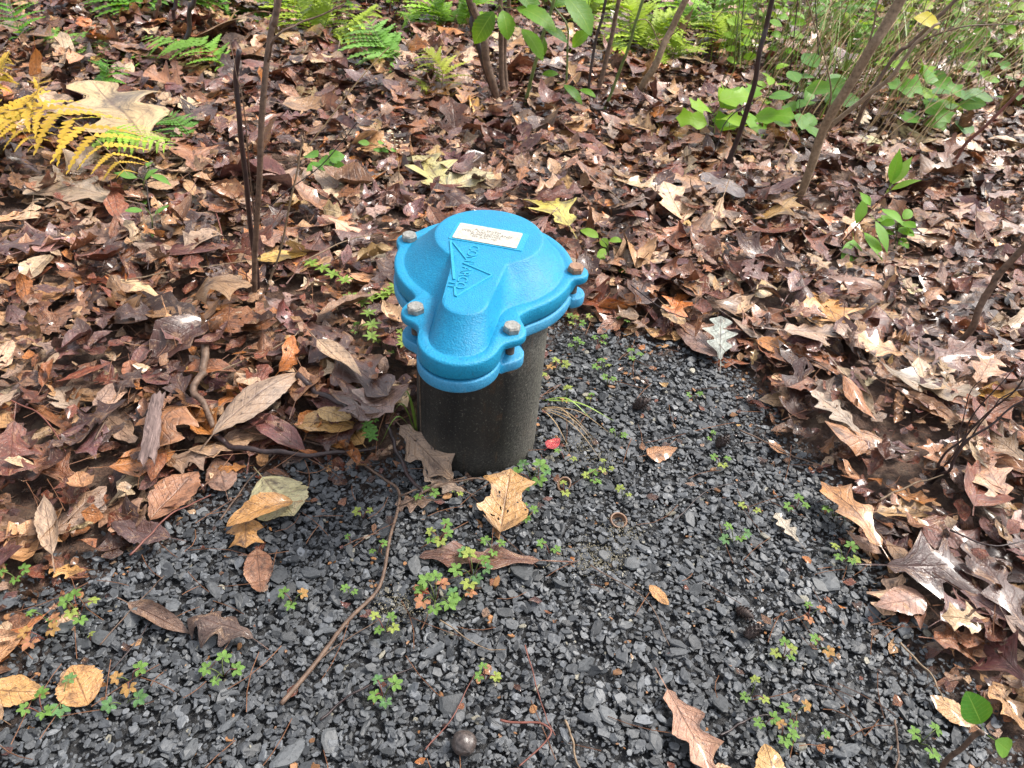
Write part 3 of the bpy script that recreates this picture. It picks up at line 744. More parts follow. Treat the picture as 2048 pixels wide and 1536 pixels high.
    frot = euler_np(g.uniform(0, 6.28, m), g.normal(0, 1, m) * ft, g.normal(0, 1, m) * ft)
    fc = PALC[g.choice(len(PAL), m, p=PALW)] * g.uniform(.6, 1.4, (m, 1))
    FR = [leaf_shape('frag', .7, 4, 2, 3000 + i, False, .25) for i in range(5)]
    fi = g.integers(0, 5, m)
    for j, sh in enumerate(FR):
        s = np.where(fi == j)[0]
        V, U, C = leaf_batch(sh, np.stack([fx, fy, fz], 1)[s], fl[s], frot[s], g.normal(0, 2, len(s)), g.normal(0, 1.5, len(s)), np.zeros(len(s)), g.uniform(.01, .06, len(s)), g.normal(0, .5, len(s)), fc[s], g)
        Vs.append(V.reshape(-1, 3)); Us.append(U.reshape(-1, 3)); Cs.append(C.reshape(-1, 3))
        Fs.append((sh.F[None] + (off + np.arange(len(s)) * sh.n)[:, None, None]).reshape(-1, 4)); off += len(s) * sh.n
    o = ob('leaf_litter', mesh_np('leaf_litter', np.vstack(Vs), [np.vstack(Fs)], np.vstack(Cs), np.vstack(Us), True), M['litter']); o['kind'] = 'stuff'
    tag(o, 'deep wet brown leaf litter covering the forest floor around the gravel', 'leaf litter')
    for i in big:
        sh = HI[kind[i]][var[i]]; s = slice(i, i + 1)
        V, U, C = leaf_batch(sh, np.zeros((1, 3)), L[s], rot[s], ka[s], kl[s], fold[s], wave[s], tw[s], col[s], g)
        me = mesh_np('fallen_leaf', V[0], [sh.F], C[0], U[0], True)
        lf = ob('fallen_leaf', me, M['holed'] if g.random() < .22 else M['dry'], loc=pos[i])
        st = f'{PAL[ci[i]][0]} {POSE[pose[i]]} {KINDS[kind[i]][1]} leaf'
        tag(lf, place_label(st, pos[i], 'in the litter'), 'leaf', 'dead leaves lying on the litter')
build_litter()

# ------------------------------------------------------------------ the leaves one notices
def hero(kind, base, tip, ratio, col, label, ka=0., kl=0., fold=0., wave=.03, dz=.012, roll=0., pitch=0., holes=False, nu=26, nv=6, tw=0., petiole=True, name='fallen_leaf', flip=False):
    a, b = GG(*base, dz), GG(*tip, dz); d = b - a; L = hypot(d[0], d[1]); yaw = atan2(d[1], d[0])
    sh = leaf_shape(kind, ratio, nu, nv, hash(label) % 9999 if False else sum(map(ord, label)), petiole, .045)
    g = np.random.default_rng(sum(map(ord, label)))
    one = lambda v: np.array([v], float)
    c = (a + b) / 2 * .1 + (a + .45 * (b - a)) * .9
    V, U, C = leaf_batch(sh, np.zeros((1, 3)), one(L), euler_np(one(yaw), one(pitch), one(roll)), one(ka), one(kl), one(fold), one(wave), one(tw), np.array([col]) * .84, g)
    v = V[0]; lo = np.percentile(v[:, 2], 12); c[2] = H1(c[0], c[1]) + dz - min(lo, 0)
    o = ob(name, mesh_np(name, v, [sh.F], C[0], U[0], True), M['holed'] if holes else M['dry'], loc=c)
    return tag(o, label, 'leaf', 'coloured leaves on gravel and litter')
OR, TAN, PT, YEL, BR, DK, GRY = (.56, .27, .075), (.42, .25, .13), (.52, .38, .23), (.62, .50, .085), (.22, .11, .06), (.075, .035, .026), (.30, .24, .20)
hero('tulip', (1000, 1066), (1020, 956), .76, (.50, .27, .10), 'tan leaf with dark insect holes resting against the foot of the casing', ka=.5, kl=-.4, holes=True, dz=.012, pitch=-.25)
hero('serrate', (525, 958), (588, 1035), 1.0, (.46, .40, .20), 'pale olive toothed leaf under the folded orange leaf', ka=-.8, dz=.014)
hero('oval', (588, 1002), (452, 1052), .42, OR, 'folded golden orange leaf lying on the gravel edge', ka=1.8, kl=-.8, fold=.3, dz=.022)
hero('tulip', (492, 1036), (492, 1098), .95, (.52, .25, .07), 'small orange leaf tip bent down onto the gravel', ka=-1.4, dz=.014, petiole=False)
hero('oval', (513, 1098), (521, 1184), .52, (.30, .13, .065), 'single brown oval leaf lying flat on the grey gravel', ka=.9, dz=.009, petiole=False)
hero('oval', (176, 1410), (142, 1331), .82, (.58, .29, .10), 'round orange leaf lying flat on the gravel', ka=.3, kl=-.2, dz=.010, petiole=False, wave=.008)
hero('lance', (-50, 1376), (100, 1388), .46, (.56, .30, .10), 'orange pointed leaf at the gravel beside the round orange leaf', ka=-.7, dz=.012)
hero('lance', (-40, 1345), (58, 1256), .36, (.50, .24, .10), 'orange brown curled leaf beside the pink seedlings', ka=3.0, dz=.010)
hero('lance', (254, 1204), (382, 1268), .34, (.20, .12, .085), 'rolled brown leaf lying on the gravel', ka=9., dz=.008)
hero('white_oak', (512, 1284), (372, 1240), .62, (.12, .075, .058), 'dark crumpled leaf next to the rolled brown leaf', ka=-3.2, kl=-1.2, fold=-.3, dz=.012, wave=.05)
hero('serrate', (300, 1040), (396, 942), .62, (.34, .15, .075), 'blotched orange and brown broad leaf at the gravel edge', ka=.8, kl=-.4, dz=.018)
hero('oval', (452, 984), (432, 917), .62, (.28, .15, .10), 'brown oval leaf beside the blotched broad leaf', ka=-.8, dz=.012)
hero('serrate', (342, 1078), (222, 1046), .46, (.10, .05, .045), 'dark purplish ribbed leaf hanging over the gravel edge', ka=-1.1, dz=.024)
hero('lance', (425, 880), (614, 728), .30, (.36, .24, .16), 'large tan long leaf arched over the litter by the forked stick', ka=-3.4, kl=-.8, dz=.034)
hero('oval', (440, 890), (560, 862), .44, (.36, .21, .13), 'tan leaf lobe curled under the large long leaf', ka=2.0, kl=-.6, dz=.014)
hero('oval', (588, 850), (712, 852), .50, (.52, .29, .095), 'orange brown oval leaf on the litter between stick and casing', ka=1.1, kl=-.5, dz=.022)
hero('oval', (635, 820), (703, 838), .60, (.56, .34, .12), 'small golden leaf lying on the orange brown oval leaf', ka=-.6, dz=.034, petiole=False)
hero('red_oak', (1138, 462), (1080, 388), .86, YEL, 'bright yellow oak leaf on the litter behind the blue lid', ka=.5, kl=-.5, dz=.034)
hero('white_oak', (905, 385), (838, 312), .60, (.52, .45, .17), 'pale yellow blotched leaf on the litter behind the well', ka=.9, dz=.034, holes=True)
hero('tulip', (895, 372), (988, 345), .66, (.50, .42, .22), 'fading yellow green leaf behind the blue lid', ka=.8, dz=.036)
hero('white_oak', (312, 296), (192, 196), .66, (.50, .35, .17), 'large pale tan lobed leaf beside the yellow fern', ka=-.5, kl=-.3, dz=.040, pitch=-.15)
hero('red_oak', (395, 88), (498, 50), 1.0, (.42, .24, .12), 'big brown oak leaf propped up under the green ferns', ka=-.9, dz=.030, roll=-.55)
hero('oval', (535, 118), (462, 96), .62, (.46, .33, .20), 'pale tan oval leaf below the propped oak leaf', ka=-.7, dz=.03)
hero('oval', (512, 520), (614, 506), .42, (.60, .36, .07), 'golden orange leaf behind the black thorny stems', ka=1.2, dz=.030)
hero('oval', (1328, 606), (1368, 652), .60, (.52, .32, .15), 'light orange oval leaf in the litter beyond the gravel', ka=-.9, dz=.03)
hero('white_oak', (1441, 722), (1434, 652), .62, (.36, .39, .33), 'pale grey green lobed leaf standing at the far gravel edge', ka=.3, dz=.022, pitch=-.30)
hero('oval', (1445, 718), (1350, 640), .44, (.22, .12, .09), 'brown ribbed leaf behind the pale grey green lobed leaf', ka=-1.2, dz=.016)
hero('red_oak', (2012, 992), (1956, 905), .88, (.52, .25, .13), 'orange pink oak leaf beside the bundle of black twigs', ka=.5, dz=.030)
hero('red_oak', (1762, 1100), (1640, 965), .46, (.50, .23, .08), 'long clawed orange tan oak leaf reaching over the gravel', ka=1.5, kl=-.5, dz=.022)
hero('lance', (1765, 1108), (1690, 1062), .40, (.46, .26, .17), 'pinkish tan leaf tip below the long clawed oak leaf', ka=-1.2, dz=.014)
hero('white_oak', (1598, 1084), (1550, 1028), .50, (.50, .43, .33), 'small whitish curled leaf alone on the gravel', ka=1.6, dz=.010)
hero('oval', (1299, 1170), (1337, 1211), .46, (.58, .29, .10), 'tiny orange oval leaf alone on the gravel', ka=.5, dz=.010, petiole=False)
hero('red_oak', (1334, 1378), (1428, 1552), .52, (.42, .22, .14), 'pinkish brown curled oak leaf lying on the gravel', ka=1.8, fold=.2, dz=.012, wave=.03)
hero('oval', (1558, 1600), (1530, 1488), .62, (.56, .31, .10), 'orange leaf tip pointing across the gravel beside small seedlings', ka=-.6, dz=.012)
hero('oval', (1950, 1452), (1860, 1392), .55, (.60, .34, .15), 'peach coloured oval leaf under the glossy green leaf', ka=-.4, dz=.012)
hero('poplar', (1294, 912), (1354, 898), .66, (.40, .18, .07), 'small orange brown leaf on the gravel right of the casing foot'.replace('right of', 'near'), ka=-1.5, dz=.010)
hero('white_oak', (1720, 870), (1626, 785), .46, (.46, .35, .26), 'pale grey tan leaf with round holes in the litter', ka=-.6, dz=.030, holes=True)
hero('lance', (1672, 735), (1750, 832), .34, (.42, .29, .17), 'tightly rolled tan leaf tube in the litter', ka=10., dz=.026)
hero('lance', (1802, 782), (1925, 850), .28, (.38, .17, .07), 'boat-shaped orange brown leaf lying on edge in the litter', ka=3.4, dz=.026, roll=.5)
hero('red_oak', (800, 850), (905, 962), .52, (.34, .22, .14), 'tan holed leaf leaning on the side of the casing', ka=1.2, holes=True, dz=.016, roll=.45)
hero('oval', (1405, 345), (1486, 402), .62, (.20, .16, .15), 'dull grey leaf in the litter at the foot of the lone black stem', ka=-1.2, dz=.034)
hero('red_oak', (1585, 402), (1530, 446), .72, (.52, .30, .10), 'orange oak leaf leaning against the pale sapling', ka=-.6, dz=.03, roll=.5)
hero('white_oak', (-40, 505), (92, 478), .66, (.085, .035, .035), 'large dark purple leaf with pale holes in the litter', ka=-.8, dz=.036, holes=True)
hero('oval', (100, 508), (44, 570), .52, (.46, .32, .19), 'pale tan curled leaf beside the large dark purple leaf', ka=3.0, dz=.03)
hero('red_oak', (240, 402), (60, 358), .70, (.34, .24, .17), 'wide greyish tan oak leaf below the yellow fern', ka=-.6, dz=.036)
hero('oval', (290, 372), (368, 366), .55, (.52, .30, .17), 'peach tan leaf near the green seedling with two leaves', ka=-.8, dz=.036)
hero('white_oak', (600, 640), (775, 800), .44, (.085, .042, .034), 'wide dark brown oak leaf sprawling towards the casing', ka=-1.6, kl=-.3, dz=.024, wave=.05)
hero('oval', (640, 636), (748, 592), .60, (.26, .14, .08), 'brown leaf standing folded above the wide dark oak leaf', ka=2.2, dz=.036, roll=-.5)
hero('poplar', (1850, 1190), (1748, 1218), .62, (.38, .20, .14), 'reddish tan broad leaf at the gravel edge', ka=-.5, dz=.018)
hero('white_oak', (2060, 1280), (1935, 1085), .5, (.085, .036, .026), 'dark wet oak leaf with deep lobes above the gravel edge', ka=-.5, dz=.026)
hero('oval', (5, 1440), (-60, 1400), .5, TAN, 'tan oval leaf at the gravel side below the orange pointed leaf', dz=.012)
hero('poplar', (1095, 896), (1120, 876), .7, (.50, .02, .03), 'tiny bright red leaflet beside the casing', ka=.8, dz=.012, nu=12, nv=4)
hero('oval', (60, 1060), (-30, 1085), .6, (.40, .24, .13), 'tan leaf rolled into an open tube at the gravel side', ka=5., dz=.02)
hero('lance', (105, 1110), (88, 990), .30, (.44, .30, .20), 'pale rolled leaf standing over the gravel side', ka=8., dz=.03)
hero('red_oak', (1080, 1120), (840, 1112), .30, (.17, .075, .05), 'dark reddish shrivelled leaf on the gravel behind the green toothed seedling', ka=4., dz=.010, wave=.05)
hero('white_oak', (870, 1000), (790, 1010), .6, (.20, .12, .08), 'brown torn leaf in front of the casing', ka=-1., dz=.010)
hero('white_oak', (930, 985), (850, 955), .6, (.36, .26, .19), 'greyish crumpled leaf at the front foot of the casing', ka=-2.5, dz=.012, wave=.06)

# ================================================================== GREEN THINGS
GREENS = [(.085, .20, .022), (.12, .27, .028), (.17, .33, .035), (.06, .15, .025), (.26, .36, .04)]
def one_leaf(kind, ratio, L, col, seed, ka=.6, kl=-.6, nu=12, nv=4, wave=.015, petiole=True, fold=0.):
    """a single leaf mesh with its base at the origin, pointing along +x"""
    col = tuple(.78 * q for q in col); sh = leaf_shape(kind, ratio, nu, nv, seed, petiole, .02); g = np.random.default_rng(seed); o1 = lambda v: np.array([v], float)
    V, U, C = leaf_batch(sh, np.zeros((1, 3)), o1(L), euler_np(o1(0), o1(0), o1(0)), o1(ka), o1(kl), o1(fold), o1(wave), o1(0), np.array([col]), g)
    v = V[0]; i = np.where(np.isclose(sh.U, -.28 if petiole else 0.))[0]; v = v - v[i].mean(0)
    me = mesh_np('leaf', v, [sh.F], C[0], U[0], True); me.materials.append(M['green']); return me
POOL = {}
def pool_leaf(kind, ratio, col, q, **kw):
    key = (kind, ratio, col, q, tuple(sorted(kw.items())))
    if key not in POOL: POOL[key] = one_leaf(kind, ratio, 1.0, col, 40 + q * 7 + sum(map(ord, kind)), ka=.5 + .5 * q % 1.3, kl=-.3 - .3 * (q % 3), **kw)
    return POOL[key]
def aim(p, d, roll=0., s=1., up=None):
    """matrix that sets a leaf at p pointing along d, face up as far as it can"""
    d = Vector([float(q) for q in d]).normalized(); up = Vector(up) if up else Vector((0, 0, 1)) if abs(d.z) < .95 else Vector((0, -1, 0))
    y = up.cross(d).normalized(); z = d.cross(y)
    m = Matrix(((d.x, y.x, z.x), (d.y, y.y, z.y), (d.z, y.z, z.z))) @ Matrix.Rotation(roll, 3, 'X') * s
    m = m.to_4x4(); m.translation = Vector([float(q) for q in p]); return m
def stem_mesh(P, r0, r1, sides=6, name='stem', jit=0.):
    V, Q, T = tube_np(P, np.linspace(r0, r1, len(P)), sides, jit); return mesh_np(name, V, [Q, T], smooth=True)

# ------------------------------------------------------------------ small five-leaved seedlings
def palmate_mesh(seed, col, n=5):
    g = np.random.default_rng(seed); Vs, Fs, Us, Cs, off = [], [], [], [], 0
    for k in range(n):
        a = (k - (n - 1) / 2) * (1.05 if n == 5 else 1.25) + g.normal(0, .06)
        sh = leaf_shape('serrate', .60, 9, 2, seed * 10 + k, False, .14); o1 = lambda v: np.array([v], float); L = (1 - .22 * abs(k - (n - 1) / 2) / ((n - 1) / 2)) * g.uniform(.9, 1.05)
        V, U, C = leaf_batch(sh, np.zeros((1, 3)), o1(L), euler_np(o1(0), o1(0), o1(0)), o1(.6), o1(-.5), o1(.25), o1(.02), o1(0), np.array([np.array(col) * g.uniform(.85, 1.15)]), g)
        v = V[0]; v[:, 0] += .48; c, s = cos(a), sin(a); v = np.stack([v[:, 0] * c - v[:, 1] * s, v[:, 0] * s + v[:, 1] * c, v[:, 2]], 1)
        Vs.append(v); Fs.append(sh.F + off); off += sh.n; Us.append(U[0]); Cs.append(C[0])
    me = mesh_np('leaf', np.vstack(Vs), [np.vstack(Fs)], np.vstack(Cs), np.vstack(Us), True); me.materials.append(M['green']); return me
PALM = {}
SHADES = {'green': (.14, .26, .06), 'blue green': (.10, .21, .085), 'yellow green': (.29, .34, .08), 'pink': (.42, .17, .10), 'red': (.32, .035, .045), 'orange': (.40, .21, .08)}
def palm(shade, q):
    if (shade, q) not in PALM: PALM[(shade, q)] = palmate_mesh(60 + q + 11 * len(PALM), SHADES[shade], 5)
    return PALM[(shade, q)]
def seedling(x, y, size, n, shades, word=None):
    p = GG(x, y, .004); g = random.Random(int(x * 31 + y))
    lead = shades[0]; nums = {1: 'one leaf', 2: 'two leaves', 3: 'three leaves', 4: 'four leaves', 5: 'five leaves', 6: 'six leaves', 7: 'seven leaves', 8: 'eight leaves'}
    mix = 'and ' + shades[-1] + ' ' if shades[-1] != lead else ''
    stem = (word + ' ' if word else ('tiny ' if size < .012 else '')) + f'{lead} {mix}cinquefoil seedling with {nums[n]}'
    on = 'on gravel' if gravel_dist(p[0], p[1])[0] > 0 else 'in litter'
    t = thing('seedling', place_label(stem, p, on), 'seedling', p, 'cinquefoil seedlings')
    a0 = g.uniform(0, 6.28)
    for i in range(n):
        a = a0 + i * 2 * pi / max(n, 2) + g.uniform(-.4, .4); r = size * (g.uniform(.40, 1.0) if n > 1 else .3) * (1 + .05 * n); h = g.uniform(.006, .014) + .001 * n
        tip = np.array([cos(a) * r, sin(a) * r, h])
        P = spline([(0, 0, -.004), (tip[0] * .5, tip[1] * .5, h * .9), tip], 6)
        ob('stalk', stem_mesh(P, .0006, .0005, 4, 'stalk'), M['green_stem'] if g.random() < .6 else M['red_stem'], t)
        d = np.array([cos(a + g.uniform(-.4, .4)), sin(a + g.uniform(-.4, .4)), g.uniform(-.15, .25)])
        sh_ = shades[i % len(shades)]
        ob('leaf', palm(sh_, g.randrange(4)), None, t, mw=aim(tip - d * 0, d, g.uniform(-.35, .35), size * g.uniform(.48, .72)))
gr, bgr, yg, pk, rd, orr = 'green', 'blue green', 'yellow green', 'pink', 'red', 'orange'
for a_ in ((38, 1160, .012, 3, (gr,)), (0, 1165, .012, 2, (gr,)), (158, 1228, .015, 5, (gr, yg)), (98, 1240, .012, 2, (gr,)), (92, 1278, .015, 4, (pk, orr)), (180, 1280, .010, 1, (yg,)), (128, 1400, .016, 2, (bgr,)), (85, 1428, .014, 3, (gr,)),
           (248, 1408, .015, 2, (bgr,)), (262, 1362, .014, 3, (orr, gr)), (446, 1350, .013, 4, (gr,)), (586, 1206, .012, 3, (gr, orr)), (700, 1190, .010, 2, (gr,)), (726, 1035, .012, 2, (yg,)), (702, 1086, .010, 1, (gr,)), (756, 1106, .011, 2, (gr,)),
           (880, 1082, .015, 5, (gr, yg)), (986, 1106, .013, 3, (gr,)), (946, 1152, .017, 7, (bgr, gr, yg)), (872, 1202, .017, 8, (gr, gr, pk, gr)), (834, 1196, .015, 1, (rd,)), (922, 1200, .014, 2, (bgr, pk)), (770, 1264, .013, 4, (gr, yg)), (970, 1358, .012, 3, (gr, yg)),
           (766, 1394, .015, 4, (gr, bgr)), (1100, 1105, .011, 2, (gr,)), (1064, 962, .019, 6, (bgr, gr)), (1182, 966, .014, 3, (gr, yg)), (1126, 985, .012, 2, (yg,)), (1056, 1034, .011, 3, (gr,)), (1468, 1084, .014, 4, (gr, bgr)), (1500, 1026, .012, 2, (yg,)),
           (1440, 932, .013, 3, (gr, yg)), (1592, 1020, .012, 3, (gr,)), (1686, 1124, .014, 5, (gr, yg)), (1668, 1030, .014, 2, (gr,)), (1616, 1234, .012, 3, (pk, gr)), (1632, 1298, .012, 2, (gr, orr)), (1566, 1318, .013, 4, (gr, yg)), (1502, 1392, .013, 3, (yg, gr)),
           (1582, 1436, .012, 3, (gr, orr)), (1526, 1452, .014, 2, (gr,)), (1564, 1474, .013, 3, (gr, orr)), (1636, 1474, .011, 1, (gr,)), (1842, 1484, .015, 3, (gr,)), (1196, 690, .012, 3, (gr,)), (1148, 652, .014, 4, (gr, yg)), (1244, 650, .012, 2, (gr,)),
           (1202, 742, .013, 3, (gr, yg)), (1112, 740, .014, 3, (yg, orr)), (1132, 796, .014, 2, (orr, yg)), (1152, 700, .013, 3, (gr,)), (1072, 752, .012, 2, (yg,)), (1188, 640, .012, 2, (yg,)), (742, 864, .014, 4, (gr,)), (728, 800, .013, 3, (yg, gr)), (716, 664, .012, 3, (gr,)),
           (762, 690, .014, 4, (yg,)), (788, 702, .013, 3, (gr,)), (1232, 878, .011, 2, (gr,)), (1246, 992, .011, 2, (yg,)), (1130, 920, .012, 2, (gr, yg)), (1208, 945, .011, 3, (yg,)), (1262, 720, .012, 3, (gr,)), (1180, 805, .011, 2, (gr, yg)), (1216, 770, .012, 2, (gr,)),
           (1420, 880, .010, 2, (gr,)), (1385, 800, .011, 2, (gr,)), (1000, 1362, .010, 1, (yg,)), (850, 998, .012, 3, (gr,)), (912, 995, .011, 2, (yg,))):
    seedling(*a_)

# ------------------------------------------------------------------ bedstraw: whorls of six along a thread of stem
def bedstraw(pts, size, col, label):
    P0 = np.array([GG(*q, .028) for q in pts]); o = P0[0].copy(); t = thing('bedstraw_sprig', label, 'wildflower', o, 'bedstraw sprigs')
    P = spline(P0 - o, 5 * len(pts)); P[:, 2] += np.linspace(0, .01, len(P))
    ob('stem', stem_mesh(P, .0007, .0006, 4), M['green_stem'], t)
    for k in range(2, len(P), 4 if len(P) < 22 else 3):
        for j in range(6):
            a = j * pi / 3 + k; d = (cos(a), sin(a), .18); ob('leaf', pool_leaf('oval', .36, col, j % 3, nu=6, nv=2, petiole=False), None, t, mw=aim(P[k], d, 0, size * rnd.uniform(.8, 1.1)))
bedstraw([(612, 522), (650, 545), (690, 572)], .017, (.26, .40, .07), 'yellow green bedstraw sprig with whorled leaves behind the black stems')
bedstraw([(690, 590), (725, 610), (742, 650), (745, 690)], .015, (.24, .36, .08), 'bedstraw sprig trailing down the litter beside the casing')
bedstraw([(730, 600), (770, 596), (790, 585)], .015, (.26, .38, .06), 'short bedstraw sprig pointing at the blue lid')
bedstraw([(800, 640), (803, 672), (806, 700)], .011, (.30, .40, .08), 'small bedstraw sprig close under the blue lid')
bedstraw([(735, 845), (738, 868), (745, 885)], .012, (.10, .26, .05), 'small deep green bedstraw sprig by the casing')

# ------------------------------------------------------------------ ferns
def pinna_mesh(col, seed, lobes, ratio):
    nu = lobes * 4 + 1; u = np.linspace(0, 1, nu); g = np.random.default_rng(seed)
    env = np.clip(1 - u, 0, 1) ** .72 * np.clip(u * 14 + .35, 0, 1)
    ph = (u * lobes) % 1; comb = np.interp(ph, [0, .12, .45, .8, 1], [.22, .85, 1.0, .80, .22])
    w = ratio * .5 * env * comb + .006
    v = np.array([-1, 0, 1.]); X = np.repeat(u[:, None], 3, 1) + np.abs(v)[None] * w[:, None] * .35; Y = v[None] * w[:, None]
    Z = -.22 * np.repeat((u ** 2)[:, None], 3, 1) * g.uniform(.4, 1.3) + .10 * np.abs(Y) + .01 * np.sin(u * 40)[:, None] * np.abs(v)
    V = np.stack([X, Y, Z], 2).reshape(-1, 3); i = (np.arange(nu - 1)[:, None] * 3 + np.arange(2)[None]).ravel(); F = np.stack([i, i + 3, i + 4, i + 1], 1)
    U = np.stack([np.repeat(u[:, None], 3, 1).ravel(), np.tile(v, nu), np.full(nu * 3, g.random())], 1)
    me = mesh_np('pinna', V, [F], np.repeat([np.array(col)], len(V), 0), U, True); me.materials.append(M['green']); return me
FERN = {}
def frond(parent, P, col, width, pairs, key, lobes=9, start=.18):
    """P: points of the midrib, local to the fern"""
    P = spline(P, 26); T = np.gradient(P, axis=0); T /= np.linalg.norm(T, axis=1)[:, None]
    f = ob('frond', stem_mesh(P, .0013, .0005, 5, 'frond'), M['straw'] if 'yellow' in key else M['green_stem'], parent)
    for q in range(3):
        if (key, q) not in FERN: FERN[(key, q)] = pinna_mesh(np.array(col) * (.82, 1., 1.18)[q], 5 + q, lobes, .25 if 'yellow' == key else .29)
    for i in range(pairs):
        t = start + (1 - start) * (i + .3) / pairs; k = min(int(t * 25), 24); fr = t * 25 - k; p = P[k] * (1 - fr) + P[k + 1] * fr
        e = sin(pi * min(1, .22 + .78 * (t - start) / (1 - start))) ** .8; L = width * max(e, .10)
        sd = np.cross(T[k], [0, 0, 1.]); sd /= np.linalg.norm(sd) + 1e-9
        for s in (-1, 1):
            d = sd * s + T[k] * rnd.uniform(.35, .6) + np.array([0, 0, rnd.uniform(-.12, .14)])
            ob('pinna', FERN[(key, rnd.randrange(3))], None, f, mw=aim(p, d, rnd.uniform(-.3, .3), L * rnd.uniform(.9, 1.08)))
    return f
YF, GF, LF = (.56, .34, .05), (.10, .27, .035), (.27, .46, .05)
def fern(label, base, fronds, col, key, width=.07, pairs=13, group='ferns'):
    b = GG(*base, .0); t = thing('fern', label, 'fern', b, group)
    for f in fronds:
        f = (f[0], (f[1] if len(f) > 1 else width) * 1.4, int((f[2] if len(f) > 2 else pairs) * 1.15)); P = [np.zeros(3)]
        for (x, y, dY) in f[0]: P.append(atY(x, y, b[1] + dY) - b)
        frond(t, np.array(P), col, f[1] if len(f) > 1 else width, f[2] if len(f) > 2 else pairs, key)
    return t
# the yellow fern at the side: fronds arching over the litter
yb = GG(-60, 330); yf = thing('fern', 'golden yellow fern arching over the litter beside the large pale leaf', 'fern', yb, 'ferns')
for pts, wd, pr in (([(-40, 250, .02), (60, 215, .03), (150, 245, .0), (215, 300, -.05), (258, 352, -.10)], .115, 13), ([(-40, 200, .05), (-5, 150, .08), (20, 100, .10)], .075, 13), ([(-60, 250, .03), (10, 235, .04), (70, 190, .06), (78, 150, .08)], .07, 12),
                    ([(-30, 260, .0), (20, 240, -.02), (75, 300, -.08)], .09, 12)):
    frond(yf, np.array([np.zeros(3)] + [atY(x, y, yb[1] + dY) - yb for x, y, dY in pts]), YF, wd, pr, 'yellow')
fern('light green fern frond lying over the large pale leaf', (165, 322), [([(215, 268, .0), (280, 272, -.01), (350, 296, -.03)], .045, 13)], LF, 'light')
fern('short light green frond under the yellow fern', (118, 280), [([(135, 300, -.02), (150, 318, -.03), (175, 336, -.05)], .035, 9)], LF, 'light')
fern('dark green fern frond standing behind the large pale leaf', (185, 205), [([(190, 175, .0), (212, 150, .02), (215, 118, .04)], .06, 10)], GF, 'deep')
fern('green fern frond drooping between pale leaf and black stems', (395, 290), [([(380, 272, .0), (358, 245, .02), (332, 224, .03)], .045, 11)], (.12, .27, .06), 'mid')
fern('dark green fern frond hanging at the top corner near a tall stalk', (45, 95), [([(38, 60, .0), (22, 20, .02), (8, -30, .05)], .055, 10)], GF, 'deep')
fern('long thin green frond bridging the gap before the dark saplings', (345, 140), [([(290, 112, .0), (200, 88, .03), (110, 66, .05), (75, 60, .06)], .062, 16)], (.16, .32, .05), 'mid2')
fern('green frond arching over the propped oak leaf', (450, 160), [([(440, 125, .0), (400, 88, .02), (340, 82, .03), (285, 72, .04)], .065, 15)], (.15, .31, .05), 'mid2')
fern('dense dark green fern clump behind the propped oak leaf', (470, 22), [([(500, 5, .05), (520, 30, -.02), (548, 48, -.05)], .09, 12), ([(450, -10, .05), (420, 0, .0), (400, 25, -.04)], .09, 12), ([(440, -40, .05), (400, -60, .0), (360, -50, -.04)], .09, 12)], GF, 'deep')
fern('pale green fern frond standing in the litter by the sapling foot', (800, 140), [([(785, 110, .0), (760, 80, .02), (735, 38, .05)], .095, 14)], (.17, .34, .08), 'pale')
fern('yellowing fern frond lying beside the shrub of brown stems', (880, 195), [([(885, 150, .02), (870, 120, .03), (845, 98, .04)], .06, 10), ([(860, 180, .0), (845, 168, -.01), (830, 172, -.02)], .04, 7)], (.36, .38, .06), 'yellowish')
fern('bright yellow green fern clump behind the black thorny stems', (640, 85), [([(625, 50, .02), (600, 20, .04), (590, -30, .06)], .09, 12), ([(650, 50, .02), (662, 10, .04), (665, -40, .06)], .09, 12), ([(670, 70, .0), (720, 40, .0), (760, 10, .02)], .08, 12)], (.34, .44, .05), 'bright')
fern('bright green fern clump behind the shrub of brown stems', (905, 70), [([(890, 40, .02), (870, 10, .03), (880, -40, .06)], .11, 13), ([(930, 35, .02), (940, 5, .03), (930, -50, .06)], .11, 13), ([(870, 60, .0), (830, 35, .0), (800, 30, -.02)], .08, 12)], (.24, .42, .05), 'light3')
fern('yellow green fern clump between upright green stem and pale trunk', (1290, 118), [([(1275, 70, .02), (1265, 30, .04), (1240, -30, .06)], .11, 13), ([(1300, 80, .02), (1330, 45, .03), (1360, 20, .03)], .10, 13), ([(1255, 100, .0), (1235, 85, -.01), (1210, 90, -.02)], .08, 10)], (.38, .46, .05), 'bright')
fern('bright fern clump growing behind the pale trunk', (1400, 80), [([(1380, 40, .02), (1350, 0, .04), (1340, -30, .06)], .12, 13), ([(1420, 40, .02), (1430, 0, .03), (1440, -40, .06)], .11, 13)], (.30, .46, .05), 'light3')
fern('deep green fern beside the tall stalks near the corner', (290, 40), [([(270, 15, .0), (240, -10, .02), (200, -20, .04)], .09, 12), ([(310, 10, .0), (330, -20, .02), (350, -60, .05)], .09, 12)], (.11, .27, .04), 'mid3')
fern('green fern half hidden behind the dark saplings', (380, 20), [([(365, -10, .02), (350, -30, .05)], .10, 10), ([(400, -8, .02), (430, -35, .05)], .10, 10)], (.14, .33, .05), 'mid2')

